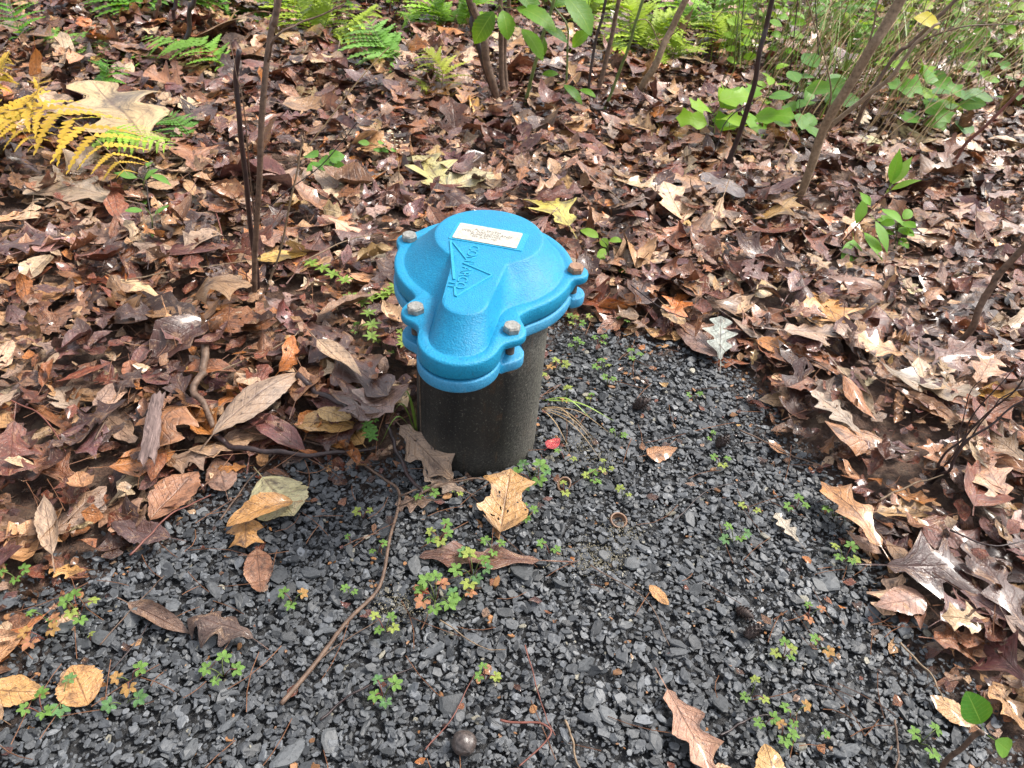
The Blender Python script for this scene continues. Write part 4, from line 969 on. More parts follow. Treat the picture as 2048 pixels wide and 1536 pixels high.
# ------------------------------------------------------------------ canes, stems, saplings
def cane(name, label, cat, base, pts, r0, r1, material, group=None, thorns=0, branches=(), leaves=(), extra=.45, side=7, dzb=0., bark_part='stem'):
    """base and pts in pixels; each of pts: (x, y, offset of distance from the foot)"""
    b = GG(*base, dzb); t = thing(name, label, cat, b, group)
    P = [np.array([0, 0, -.03]), np.zeros(3)] + [atY(x, y, b[1] + dY) - b for x, y, dY in pts]
    if extra:
        d = P[-1] - P[-2]; P.append(P[-1] + d / np.linalg.norm(d) * extra)
    n = max(26, 7 * len(P)); seed = int(base[0] * 7 + base[1])
    Q = wig(spline(P, n), r0 * .9, seed)
    s = ob(bark_part, stem_mesh(Q, r0, r1, side, bark_part, .05), material, t)
    g = random.Random(seed)
    T = np.gradient(Q, axis=0)
    for k in range(thorns):
        i = g.randrange(3, n - 2); p = Q[i]; a = g.uniform(0, 6.28); d = np.array([cos(a), sin(a), .45]) * g.uniform(.004, .008)
        V, Qd, Tt = tube_np([p, p + d * .6, p + d], [.0011, .0006, .0001], 4); ob('thorn', mesh_np('thorn', V, [Qd, Tt]), material, s)
    for br in branches:                      # (fraction along, [(px, py, dY)...], r)
        i = int(br[0] * (n - 1)); BP = [Q[i]] + [atY(x, y, b[1] + dY) - b for x, y, dY in br[1]]
        BQ = wig(spline(BP, 16), br[2] * .8, seed + 3); ob('branch', stem_mesh(BQ, br[2], br[2] * .45, 5, 'branch'), material, t)
    for lf in leaves:                        # (base px, tip px, dY base, dY tip, kind, ratio, colour)
        (bx, by), (tx, ty), d0, d1, kind, ratio, col = lf; p = atY(bx, by, b[1] + d0) - b; q = atY(tx, ty, b[1] + d1) - b; L = np.linalg.norm(q - p)
        me = one_leaf(kind, ratio * 1.2, L * 1.25, tuple(1.25 * q for q in col), g.randrange(999), ka=g.uniform(.3, 1.1), kl=g.uniform(-.8, -.1), nu=22, nv=6, wave=.012)
        ob('leaf', me, None, t, mw=aim(p, q - p, g.uniform(-.3, .3), 1., (0, -.55, .83)))
    return t
# two black thorny canes
cane('bramble_cane', 'straight black cane with its top broken off', 'cane', (512, 602), [(502, 500, .0), (488, 330, .0), (482, 200, .0), (481, 95, .0)], .0042, .0036, M['dark_bark'], 'black canes', extra=0)
cane('bramble_cane', 'black thorny cane with side twigs rising past the broken one', 'cane', (507, 606), [(508, 480, .0), (515, 300, .0), (530, 170, .01), (552, 60, .02), (566, -30, .03)], .0048, .0038, M['brown_bark'], 'black canes', thorns=26,
     branches=((.62, [(560, 70, .0), (610, 40, .02), (690, 8, .03)], .0020), (.30, [(492, 240, -.02), (470, 140, -.02), (458, 80, .0)], .0011), (.52, [(540, 110, .02), (540, 40, .04), (548, -40, .06)], .0030)))
cane('dead_stalk', 'thin pale dead stalk leaning beside the black thorny cane', 'stalk', (532, 596), [(555, 520, .0), (585, 380, .0), (600, 300, .01)], .0020, .0012, M['tan_bark'], extra=.02, side=5)
cane('fine_twig', 'fine dark twig curving up between fern and black canes', 'twig', (510, 450), [(560, 395, .0), (640, 330, .02), (700, 262, .02)], .0013, .0008, M['dark_bark'], extra=.02, side=5)
cane('dead_grass_stem', 'long pale dry stem slanting behind the canes', 'stem', (590, 325), [(660, 235, .02), (720, 160, .04), (765, 110, .06)], .0014, .0010, M['straw'], extra=.02, side=5)
cane('sapling', 'short dark sapling stem above the long thin frond', 'sapling', (366, 120), [(378, 70, .0), (385, 20, .01), (388, -30, .02)], .0075, .0055, M['dark_bark'], 'dark saplings')
cane('sapling', 'slim dark sapling stem beside the short dark one', 'sapling', (312, 62), [(318, 20, .0), (322, -30, .01)], .0070, .0055, M['brown_bark'], 'dark saplings')
cane('sapling', 'slim dark stem at the back of the ferns', 'sapling', (345, 70), [(350, 20, .0), (352, -30, .01)], .0062, .005, M['dark_bark'], 'dark saplings')
# the shrub of brown stems: one plant, several stems
sb = GG(985, 214); shrub = thing('shrub', 'leafy shrub of several brown and green stems behind the well', 'shrub', sb)
def shrub_stem(base, pts, r0, r1, material):
    b = GG(*base); P = [b - sb + np.array([0, 0, -.02]), b - sb] + [atY(x, y, b[1] + d) - sb for x, y, d in pts]; d = P[-1] - P[-2]; P.append(P[-1] + d / np.linalg.norm(d) * .5)
    ob('stem', stem_mesh(wig(spline(P, 30), r0 * .6, int(base[0])), r0, r1, 8, 'stem', .04), material, shrub)
shrub_stem((1000, 214), [(985, 150, .0), (962, 70, .01), (928, -20, .02)], .0105, .0085, M['brown_bark'])
shrub_stem((990, 212), [(972, 130, .01), (950, 50, .02), (932, -20, .03)], .0085, .0075, M['dark_bark'])
shrub_stem((1008, 205), [(1006, 130, .02), (1005, 60, .03), (1003, -20, .04)], .0080, .0060, M['brown_bark'])
shrub_stem((1014, 205), [(1012, 120, .04), (1014, 20, .05), (1015, -20, .05)], .0060, .0050, M['brown_bark'])
shrub_stem((1050, 222), [(1068, 140, .0), (1085, 70, .01), (1110, -20, .02)], .0048, .0040, M['green_stem'])
shrub_stem((1190, 208), [(1215, 120, .02), (1225, 50, .03), (1240, -20, .04)], .0065, .0055, M['brown_bark'])
shrub_stem((1175, 210), [(1185, 100, .02), (1205, 30, .03), (1215, -20, .04)], .0040, .0035, M['dark_bark'])
shrub_stem((1130, 205), [(1135, 110, .02), (1135, 50, .03), (1090, -10, .04)], .0028, .0022, M['green_stem'])
def shrub_leaf(bpx, tpx, dY0, dY1, ratio, col, kind='serrate', roll=-.2):
    p = atY(*bpx, sb[1] + dY0) - sb; q = atY(*tpx, sb[1] + dY1) - sb; L = np.linalg.norm(q - p)
    ob('leaf', one_leaf(kind, ratio * 1.0, L * .98, tuple(.85 * q for q in col), int(bpx[0] + tpx[1]), ka=.9, kl=-.9, nu=26, nv=6, wave=.010), None, shrub, mw=aim(p, q - p, roll, 1., (0, -.6, .8)))
G1, G2, G3 = (.07, .21, .02), (.14, .34, .02), (.045, .15, .02)
for a_ in (((1000, 10), (1012, 72), -.12, -.16, .62, G2), ((1000, 8), (958, 76), -.10, -.12, .58, G3), ((985, -10), (950, 5), -.12, -.16, .6, G2), ((1010, 15), (1095, 62), -.12, -.15, .46, G2), ((1030, 50), (1075, 115), -.12, -.17, .42, G2),
           ((1075, 55), (1125, 85), -.06, -.08, .42, G3), ((1110, -20), (1168, 62), -.12, -.16, .55, (.15, .33, .06)), ((1085, 60), (1080, 110), .0, -.02, .5, G3), ((1140, 105), (1175, 72), .0, .0, .75, G2),
           ((1115, 165), (1155, 205), -.02, -.05, .38, G1), ((1125, 150), (1090, 150), -.02, -.02, .4, G1), ((1150, 180), (1185, 195), -.02, -.04, .4, G2), ((1020, -20), (1060, 20), -.1, -.12, .6, G1), ((1100, 20), (1130, 10), .0, .02, .6, G1)):
    shrub_leaf(*a_)
cane('green_shoot', 'upright slender green stem beside the shrub', 'stem', (1205, 242), [(1232, 170, .0), (1260, 80, .0), (1288, -20, .01)], .0042, .0034, M['green_stem'])
cane('sapling', 'pale grey brown trunk leaning behind the green shoot', 'sapling', (1282, 200), [(1305, 140, .0), (1335, 70, .02), (1380, -20, .04)], .0098, .0085, M['tan_bark'],
     branches=((.55, [(1290, 40, .0), (1230, 62, -.02), (1180, 60, -.03)], .0016), (.6, [(1400, 30, .0), (1470, 22, .02)], .0014)))
cane('black_stem', 'lone straight black stem rising from the litter', 'stem', (1450, 348), [(1475, 260, .0), (1505, 160, .0), (1530, 70, .0), (1555, -20, .0)], .0062, .0050, M['dark_bark'],
     branches=((.42, [(1455, 240, .0), (1430, 300, -.02), (1402, 328, -.03)], .0016), (.40, [(1520, 195, .0), (1548, 190, .0)], .0010)))
cane('sapling', 'leaning pale brown sapling with rough bark in the litter', 'sapling', (1588, 412), [(1622, 330, .0), (1680, 220, .0), (1735, 110, .01), (1800, 0, .02)], .0088, .0105, M['tan_bark'],
     branches=((.42, [(1765, 160, .02), (1830, 95, .03), (1880, 50, .04)], .0058), (.30, [(1650, 240, .02), (1660, 160, .02), (1625, 30, .03), (1600, -20, .03)], .0022), (.52, [(1745, 60, .01), (1760, -20, .02)], .003)))
cane('sapling', 'second thinner stem crossing behind the leaning pale sapling', 'sapling', (1700, 275), [(1740, 190, .0), (1800, 110, .02), (1850, 60, .03)], .0060, .0042, M['brown_bark'],
     branches=((.7, [(1900, 60, .0), (1980, 50, .02), (2060, 42, .02)], .0024),), leaves=(((1885, 62), (1845, 48), .02, .0, 'serrate', .42, (.50, .40, .03)),))
cane('reddish_stem', 'bare reddish stem leaning away beyond the lance-leaved plant', 'stem', (1898, 350), [(1935, 290, .0), (1990, 225, .0), (2060, 160, .0)], .0042, .0034, M['red_stem'])
cane('sapling', 'bare brown stem slanting out of the litter slope', 'sapling', (1892, 706), [(1940, 640, .0), (1985, 575, .0), (2060, 495, .0)], .0062, .0050, M['brown_bark'])
tb = GG(1862, 966); tw_ = thing('twig_bundle', 'bundle of fine black twigs rising from the litter', 'twigs', tb)
for pts, r_ in (([(1900, 905, .0), (1960, 845, .0), (2060, 735, .0)], .0019), ([(1890, 930, -.01), (1950, 880, -.01), (2060, 800, .0)], .0024), ([(1900, 910, .02), (1950, 840, .02), (2030, 735, .03)], .0015), ([(1905, 890, .0), (1935, 830, .01), (1960, 760, .02)], .0011), ([(1930, 880, .0), (2000, 800, .0), (2060, 780, .0)], .0012)):
    ob('twig', stem_mesh(wig(spline([np.zeros(3)] + [atY(x, y, tb[1] + d) - tb for x, y, d in pts], 22), .004, int(r_ * 1e5)), r_, r_ * .5, 5, 'twig', .15), M['dark_bark'], tw_)
# twig with the glossy leaf
cane('leafy_twig', 'brown twig carrying a single glossy green leaf over the gravel edge', 'twig', (1868, 1560), [(1905, 1515, .0), (1945, 1478, .0), (1962, 1462, .0)], .0028, .0020, M['brown_bark'], extra=.005,
     leaves=(((1968, 1462), (1944, 1410), .0, .015, 'oval', .72, (.05, .19, .02)), ((1975, 1470), (2000, 1490), .0, .0, 'oval', .5, (.14, .30, .05))))

# ------------------------------------------------------------------ leafy herbs
def herb(label, base, top, n, leaf, kind, ratio, col, group='leafy seedlings', h_dY=0., spread=1., droop=-.05, cat='plant', mat_='green_stem', r=.0014, nu=14, nv=4, low=.2):
    b = GG(*base); t = thing('leafy_plant', label, cat, b, group); g = random.Random(int(base[0] * 13 + base[1]))
    tip = atY(*top, b[1] + h_dY) - b
    P = spline([np.array([0, 0, -.01]), tip * .5 + np.array([g.uniform(-.01, .01), g.uniform(-.01, .01), .01]), tip], 14)
    ob('stem', stem_mesh(P, r, r * .5, 5), M[mat_], t)
    a = g.uniform(0, 6.28)
    for i in range(n):
        f = low + (1 - low) * (i + .5) / n; p = P[min(int(f * 13), 13)]; a += 2.4 + g.uniform(-.4, .4)
        d = np.array([cos(a) * spread, sin(a) * spread, g.uniform(droop - .25, droop + .35)])
        ob('leaf', pool_leaf(kind, ratio, col, g.randrange(4), nu=nu, nv=nv), None, t, mw=aim(p, d, g.uniform(-.5, .5), leaf * g.uniform(.75, 1.15), (0, -.45, .9)))
    return t
cane('lance_leaved_plant', 'fresh green lance-leaved plant standing in the litter slope', 'plant', (1668, 505), [(1700, 465, .0), (1740, 425, .0), (1772, 388, .0)], .0016, .0010, M['red_stem'], extra=.0, side=5,
     leaves=(((1775, 385), (1790, 330), .0, .02, 'lance', .34, G2), ((1772, 385), (1805, 340), .0, .02, 'lance', .30, (.2, .36, .06)), ((1770, 388), (1818, 372), .0, -.02, 'lance', .24, (.2, .36, .06)), ((1750, 415), (1785, 440), .0, -.04, 'lance', .34, (.17, .36, .05)),
             ((1745, 420), (1728, 398), .0, .02, 'lance', .42, G2), ((1705, 462), (1720, 418), .0, .02, 'lance', .40, (.15, .33, .05)), ((1705, 462), (1692, 530), .0, -.06, 'lance', .42, (.17, .38, .06)), ((1715, 455), (1745, 500), .0, -.05, 'lance', .30, G2),
             ((1690, 475), (1712, 495), .0, -.03, 'lance', .4, (.12, .28, .05)), ((1740, 428), (1760, 480), .0, -.04, 'lance', .28, (.16, .34, .06))))
herb('small bushy green seedling beside the lance-leaved plant', (1790, 500), (1800, 440), 14, .032, 'oval', .6, G2)
herb('small yellow green seedling behind the blue lid lug', (1222, 530), (1202, 478), 5, .036, 'oval', .52, (.24, .42, .05), spread=1.)
herb('green seedling with broad leaves behind the black canes', (668, 378), (640, 310), 9, .036, 'poplar', .85, (.12, .30, .05))
herb('slim green seedling with two leaves in the litter', (300, 480), (290, 415), 3, .030, 'oval', .5, (.13, .31, .06))
herb('green seedling of long leaves at the tip of the yellow fern', (285, 400), (300, 335), 5, .042, 'lance', .36, (.15, .34, .07))
herb('green seedling under the cream seed heads', (800, 345), (740, 285), 7, .026, 'oval', .5, (.15, .33, .06))
LOB = ((.16, .37, .022), (.24, .44, .022), (.10, .28, .025))
for i, (x, y, tx, ty, n_, lf, kd, ra, c_, lab) in enumerate((
        (1425, 300, 1415, 200, 6, .095, 'tulip', .75, LOB[1], 'yellow green lobed seedling beside the lone black stem'),
        (1482, 285, 1500, 195, 7, .090, 'tulip', .7, LOB[0], 'lobed green seedling close behind the lone black stem'),
        (1590, 300, 1600, 165, 9, .07, 'serrate', .6, (.13, .30, .06), 'toothed green herb between black stem and pale sapling'),
        (1640, 240, 1640, 140, 9, .068, 'serrate', .6, (.12, .28, .07), 'grey green toothed herb behind the pale sapling'),
        (1540, 235, 1545, 140, 8, .046, 'oval', .5, LOB[1], 'bright green herb beyond the lone black stem'),
        (1830, 280, 1850, 160, 9, .085, 'tulip', .8, LOB[2], 'dark green maple-like seedling beside the dry grass'),
        (1900, 270, 1905, 165, 10, .075, 'serrate', .62, (.09, .23, .06), 'glossy dark green herb behind the reddish stem'),
        (1860, 240, 1835, 120, 6, .09, 'tulip', .8, LOB[1], 'tall yellow green maple-like seedling over the dry grass'),
        (1960, 215, 1960, 90, 10, .050, 'oval', .5, LOB[0], 'leafy green herb at the end of the dry grass'),
        (2030, 240, 2020, 130, 8, .050, 'oval', .5, (.12, .28, .07), 'low green herb under the reddish stem tip'),
        (1475, 150, 1470, 40, 9, .050, 'oval', .55, LOB[1], 'bright green bush herb behind the fern clumps'),
        (1560, 130, 1580, 20, 10, .050, 'serrate', .55, LOB[0], 'green herb in the thicket behind the black stem'),
        (1650, 110, 1660, 0, 10, .050, 'oval', .45, LOB[2], 'green herb in the thicket above the pale sapling bend'),
        (1720, 90, 1725, -30, 11, .052, 'serrate', .55, LOB[0], 'green herb behind the fork of the pale sapling'),
        (1900, 110, 1910, -20, 12, .055, 'oval', .5, LOB[1], 'yellow green bush behind the spotted yellow leaf'),
        (2000, 120, 2010, -20, 12, .055, 'oval', .5, (.28, .42, .06), 'yellow green bush at the thicket corner'),
        (1820, 60, 1835, -40, 11, .052, 'serrate', .55, LOB[0], 'green bush behind the dry grass tips'),
        (1510, 60, 1520, -50, 12, .055, 'oval', .5, (.24, .42, .05), 'light green bush at the back of the thicket'),
        (1600, 40, 1615, -60, 12, .055, 'oval', .5, LOB[0], 'green bush at the back behind the herb thicket'),
        (1960, 40, 1970, -60, 12, .060, 'oval', .5, (.26, .42, .06), 'yellow green bush at the back of the dry grass'),
        (2050, 60, 2060, -60, 12, .060, 'serrate', .55, LOB[1], 'leafy bush at the back corner of the thicket'),
        (1760, 20, 1770, -80, 12, .055, 'oval', .5, LOB[2], 'dark green bush at the back between the sapling forks'),
        (780, 40, 790, -40, 9, .045, 'oval', .5, LOB[1], 'yellow green herb between fern clumps behind the frond'),
        (1170, 60, 1180, -40, 10, .05, 'oval', .55, LOB[1], 'light green herb at the back of the shrub'),
        (1090, 40, 1095, -50, 10, .05, 'serrate', .55, LOB[2], 'dark green herb at the back among the shrub stems'),
        (560, 30, 560, -50, 10, .05, 'oval', .5, LOB[1], 'light green herb behind the dense dark fern'))):
    herb(lab, (x, y), (tx, ty), n_, lf, kd, ra, c_, 'thicket herbs', h_dY=.03)

gt = random.Random(9)
for i in range(112):
    if i < 78: x_, y_ = gt.uniform(1440, 2150), gt.uniform(-150, 135)
    else: x_, y_ = gt.uniform(540, 1440), gt.uniform(-130, 25)
    kd, ra, kn = gt.choice((('oval', .5, 'oval-leaved'), ('serrate', .55, 'toothed'), ('lance', .30, 'narrow-leaved'), ('oval', .62, 'round-leaved'), ('lance', .24, 'willow-leaved')))
    c_, cn = gt.choice((((.15, .36, .022), 'green'), ((.34, .48, .02), 'yellow green'), ((.08, .24, .025), 'deep green'), ((.24, .46, .03), 'light green'), ((.40, .48, .03), 'lime yellow')))
    p_ = G(x_, y_); hi = gt.uniform(70, 150); ht = 'tall' if hi > 120 else 'low' if hi < 90 else 'bushy'
    herb(place_label(f'{ht} {cn} {kn} herb', p_, 'in thicket'), (x_, y_), (x_ + gt.uniform(-15, 30), y_ - hi), gt.randrange(11, 18), gt.uniform(.030, .060), kd, ra, c_, 'thicket herbs', h_dY=.03, nu=10, nv=4)
for i in range(34):
    x_, y_ = (gt.uniform(1420, 2060), gt.uniform(20, 260)) if i < 24 else (gt.uniform(560, 1420), gt.uniform(0, 90)); p_ = G(x_, y_); ln = gt.uniform(-10, 70)
    mt, mn = gt.choice((('dark_bark', 'black'), ('brown_bark', 'brown'), ('straw', 'straw yellow'), ('red_stem', 'reddish'), ('green_stem', 'green')))
    cane('bare_shoot', place_label(f'fine {mn} shoot ' + ('leaning over' if ln > 35 else 'standing upright'), p_, 'in undergrowth'), 'shoot', (x_, y_), [(x_ + ln * .5, y_ - 70, .0), (x_ + ln, y_ - 150, .02), (x_ + ln * 1.5, y_ - 240, .03)], gt.uniform(.0012, .0026), .0009, M[mt], 'fine shoots of the undergrowth', extra=.08, side=5)
BF = (.36, .48, .04)
fern('lime fern clump in the gap left of the dead stalk top'.replace('left of', 'beside'), (585, 40), [([(570, 0, .02), (555, -40, .05)], .08, 11), ([(610, 5, .02), (640, -30, .05)], .08, 11)], BF, 'bright')
fern('lime fern clump behind the pale green fern frond', (760, 15), [([(740, -15, .02), (715, -50, .05)], .09, 12), ([(785, -15, .02), (810, -50, .05)], .09, 12), ([(730, 10, .0), (700, 0, .0), (680, 8, -.02)], .06, 9)], BF, 'bright')
fern('fresh green fern clump behind the toothed shrub leaves', (1060, 20), [([(1040, -10, .02), (1020, -50, .05)], .09, 12), ([(1085, -10, .02), (1110, -50, .05)], .09, 12)], (.22, .44, .04), 'light3')
fern('lime fern clump between the shrub and the upright green shoot', (1180, 45), [([(1165, 10, .02), (1150, -40, .05)], .09, 12), ([(1200, 10, .02), (1225, -30, .05)], .09, 12)], BF, 'bright')
fern('lime fern clump at the thicket edge beyond the pale trunk', (1450, 115), [([(1440, 70, .02), (1425, 20, .05)], .09, 12), ([(1470, 75, .02), (1490, 40, .03)], .09, 12)], BF, 'bright')
fern('small lime fern beside the pale trunk foot', (1345, 135), [([(1350, 100, .02), (1365, 75, .03)], .07, 10), ([(1330, 110, .0), (1315, 100, .0)], .06, 8)], BF, 'bright')
# ------------------------------------------------------------------ grasses
def blades(name, label, cat, spots, n, hmin, hmax, wd, material, lean=(0., 0.), spread=.04, kind=None, bend=.5, seed=1):
    g = np.random.default_rng(seed); Vs, Fs, off = [], [], 0
    for k in range(n):
        sx, sy = spots[g.integers(len(spots))]; b = GG(sx + g.normal(0, 18), sy + g.normal(0, 10)) if spread is None else GG(sx, sy) + np.array([g.normal(0, spread), g.normal(0, spread), 0])
        h = g.uniform(hmin, hmax); a = g.uniform(0, 6.28); ln = np.array([lean[0] + cos(a) * bend * g.random(), lean[1] + sin(a) * bend * g.random()]) * h
        t = np.linspace(0, 1, 6)[:, None]; P = np.hstack([b[:2] + ln * (t ** 1.4), b[2] + h * (t - .25 * t ** 2 * np.linalg.norm(ln) / h)])
        sd = np.array([-sin(a), cos(a), 0]) * wd * g.uniform(.6, 1.2); wv = (1 - t ** 2) * .9 + .1
        Vs.append(np.stack([P - sd * wv, P + sd * wv], 1).reshape(-1, 3)); i = off + np.arange(5) * 2; Fs.append(np.stack([i, i + 1, i + 3, i + 2], 1)); off += 12
    o = ob(name, mesh_np(name, np.vstack(Vs), [np.vstack(Fs)], smooth=True), material); o['kind'] = 'stuff'; tag(o, label, cat)
blades('dry_grass', 'tan dry grass stalks leaning through the green thicket', 'grass', [(1690, 270), (1720, 250), (1750, 245), (1780, 255), (1700, 230), (1660, 220), (1810, 230), (1640, 200), (1850, 205), (1600, 170), (1560, 120), (1900, 150), (1700, 120)], 230, .08, .62, .0012, M['straw'], (.62, .22), .11, bend=.75, seed=4)
blades('grass', 'green grass blades growing in the thicket', 'grass', [(1600, 200), (1660, 180), (1720, 190), (1780, 150), (1850, 170), (1550, 150), (1900, 120), (1980, 150), (1700, 110), (1500, 130), (1620, 110), (2000, 90), (1800, 100), (1560, 60), (1900, 50)], 620, .08, .30, .0020, M['grass'], (.1, .0), .09, bend=.9, seed=5)
def tuft(label, base, tips, material, wd):
    b = GG(*base); t = thing('grass_tuft', label, 'grass', b, 'grass tufts at the casing')
    for x, y, z, mid in tips:
        q = G(x, y, z) - b; P = spline([np.zeros(3), q * .5 + np.array([0, 0, mid]), q], 12); d = np.array([-q[1], q[0], 0]); d /= np.linalg.norm(d) + 1e-9
        wv = wd * (1 - np.linspace(0, 1, 12) ** 2 * .9)[:, None]; V = np.stack([P - d * wv, P + np.array([0, 0, .0004]), P + d * wv], 1).reshape(-1, 3)
        i = (np.arange(11)[:, None] * 3 + np.arange(2)[None]).ravel(); ob('blade', mesh_np('blade', V, [np.stack([i, i + 3, i + 4, i + 1], 1)], smooth=True), material, t)
tuft('arching green grass blades at the shaded foot of the casing', (836, 880), [(778, 842, .03, .05), (800, 800, .05, .05), (812, 790, .07, .03), (760, 890, .01, .05), (826, 800, .08, .02)], M['grass'], .0016)
tuft('green grass blade lying flat beside the casing', (1085, 800), [(1228, 842, .012, .015), (1180, 835, .012, .02)], M['grass'], .0018)
tuft('dry tan grass fanned out beside the casing', (1082, 815), [(1200, 900, .010, .02), (1210, 930, .01, .02), (1160, 860, .01, .02), (1225, 870, .01, .02), (1190, 880, .02, .02), (1140, 900, .01, .01)], M['straw'], .0008)

# ================================================================== STICKS, BARK, CONES, NUTS
def stick(name, label, pts, r0, r1, material, dz=.012, sides=7, twigs=(), seed=3, rough=.10, group=None, cat='stick'):
    P0 = np.array([GG(p[0], p[1], dz if len(p) < 3 else p[2]) for p in pts]); o = P0[0].copy(); t = thing(name, label, cat, o, group)
    P = wig(spline(P0 - o, 12 * len(pts)), r0 * .8, seed); ob('shaft', stem_mesh(P, r0, r1, sides, 'shaft', rough), material, t)
    for tp, r in twigs:
        Q = np.array([GG(p[0], p[1], dz + .003) for p in tp]) - o; ob('side_twig', stem_mesh(wig(spline(Q, 14), r * .7, seed + 1), r, r * .5, 5, 'side_twig', .1), material, t)
    return t
stick('stick', 'thick dark forked stick lying in the litter', [(410, 690, .046), (402, 740, .046), (396, 790, .042), (425, 850, .034)], .0058, .0042, M['brown_bark'], twigs=([[(396, 780), (372, 820), (362, 850)], .0022],))
stick('stick', 'knobbly dark stick curving along the gravel edge', [(428, 868, .032), (470, 888, .030), (540, 905, .026), (640, 912, .022), (760, 895, .018)], .0044, .0026, M['dark_bark'], seed=6, rough=.22)
stick('stick', 'black stick half buried under the large tan long leaf', [(595, 750), (640, 785), (690, 815), (715, 830)], .0048, .0036, M['dark_bark'], dz=.036, seed=8, rough=.2)
stick('twig', 'long bent twig lying across the gravel', [(562, 1408), (620, 1340), (690, 1250), (752, 1175), (778, 1080), (800, 990), (770, 955), (700, 905), (612, 880)], .0027, .0013, M['brown_bark'], dz=.010, seed=9, cat='twig', twigs=([[(800, 992), (860, 970), (930, 955)], .0016],))
stick('twig', 'dark twig resting beside the shaded side of the casing', [(772, 850), (795, 900), (825, 960), (840, 985)], .0030, .0022, M['dark_bark'], dz=.016, seed=12, cat='twig')
stick('twig', 'thin twig lying across the gravel edge before the casing', [(800, 1010), (880, 972), (960, 958), (1000, 962)], .0016, .0010, M['brown_bark'], dz=.014, seed=14, cat='twig')
TWG = [([(254, 560), (330, 545), (520, 520)], 'thin pale twig in the litter'), ([(0, 318), (120, 340), (340, 362)], 'dark runner twig in the litter'), ([(420, 750), (560, 690), (600, 660)], 'straw coloured twig in the litter'), ([(680, 265), (760, 215), (800, 180)], 'thin dark twig in the litter'),
       ([(600, 525), (700, 480), (800, 462)], 'pale bent twig in the litter'), ([(440, 1040), (500, 960), (560, 900)], 'thin brown twig over the gravel edge'), ([(260, 1110), (330, 1040), (420, 990)], 'reddish thin twig at the gravel edge'), ([(200, 1290), (280, 1200), (330, 1150)], 'wiry brown twig on gravel'),
       ([(180, 1390), (260, 1300), (300, 1240)], 'fine dark runner on gravel'), ([(590, 1380), (660, 1300), (760, 1240)], 'fine brown twig on gravel'), ([(850, 1500), (900, 1440), (950, 1350)], 'reddish thin runner on gravel'), ([(1050, 1290), (1080, 1400), (1110, 1470)], 'thin red runner on gravel'),
       ([(1180, 1130), (1290, 1200), (1340, 1290)], 'hair thin twig on gravel'), ([(640, 1440), (720, 1380), (830, 1330)], 'thin dark twig on gravel'), ([(1130, 1440), (1150, 1500), (1165, 1560)], 'pale thin twig on gravel'), ([(1000, 1440), (1100, 1460), (1040, 1530)], 'bent reddish twig on gravel'),
       ([(1800, 1285), (1860, 1350), (1890, 1400)], 'pale straight twig on gravel'), ([(1790, 1440), (1795, 1500), (1790, 1560)], 'grey brown twig on gravel'), ([(1440, 1470), (1500, 1440), (1560, 1425)], 'thin dark curved twig on gravel'), ([(1690, 760), (1620, 720), (1540, 690)], 'dark wiry twig in the litter'),
       ([(1480, 860), (1560, 900), (1640, 930)], 'thin twig at the gravel edge'), ([(1760, 1000), (1820, 970), (1890, 950)], 'pale thin twig in the litter'), ([(1900, 1060), (1980, 1090), (2060, 1080)], 'dark thin twig in the litter'), ([(1180, 350), (1260, 420), (1290, 460)], 'arched tan twig in the litter'),
       ([(0, 790), (80, 830), (130, 900)], 'thin red brown twig in the litter'), ([(190, 880), (230, 800), (250, 760)], 'thin chestnut twig in the litter'), ([(1330, 260), (1400, 300), (1460, 320)], 'fine dark twig in the litter'), ([(1250, 560), (1330, 620), (1380, 640)], 'thin black twig in the litter'),
       ([(430, 420), (460, 520), (500, 560)], 'thin rusty twig in the litter'), ([(290, 330), (300, 430), (296, 540)], 'slim dark red stalk in the litter'), ([(880, 1240), (955, 1290), (1010, 1300)], 'fine pale runner on gravel'), ([(1350, 1040), (1420, 980), (1500, 960)], 'fine dark runner on gravel')]
for i, (pts, st) in enumerate(TWG):
    mt = M['tan_bark'] if 'pale' in st or 'straw' in st or 'tan' in st else M['dark_bark'] if 'dark' in st or 'black' in st else M['red_stem'] if 'red' in st or 'rust' in st else M['brown_bark']
    p_ = G(*pts[1]); lab = place_label(st.split(' in the')[0].split(' on gravel')[0].split(' at the')[0].split(' over the')[0], p_, 'on gravel' if gravel_dist(p_[0], p_[1])[0] > 0 else 'in litter')
    r_ = .0008 if any(k in st for k in ('fine', 'hair', 'runner', 'wiry')) else .0013
    stick('twig', lab, pts, r_, r_ * .6, mt, dz=.010 if gravel_dist(p_[0], p_[1])[0] > 0 else .036, sides=5, seed=30 + i, group='thin twigs', cat='twig')
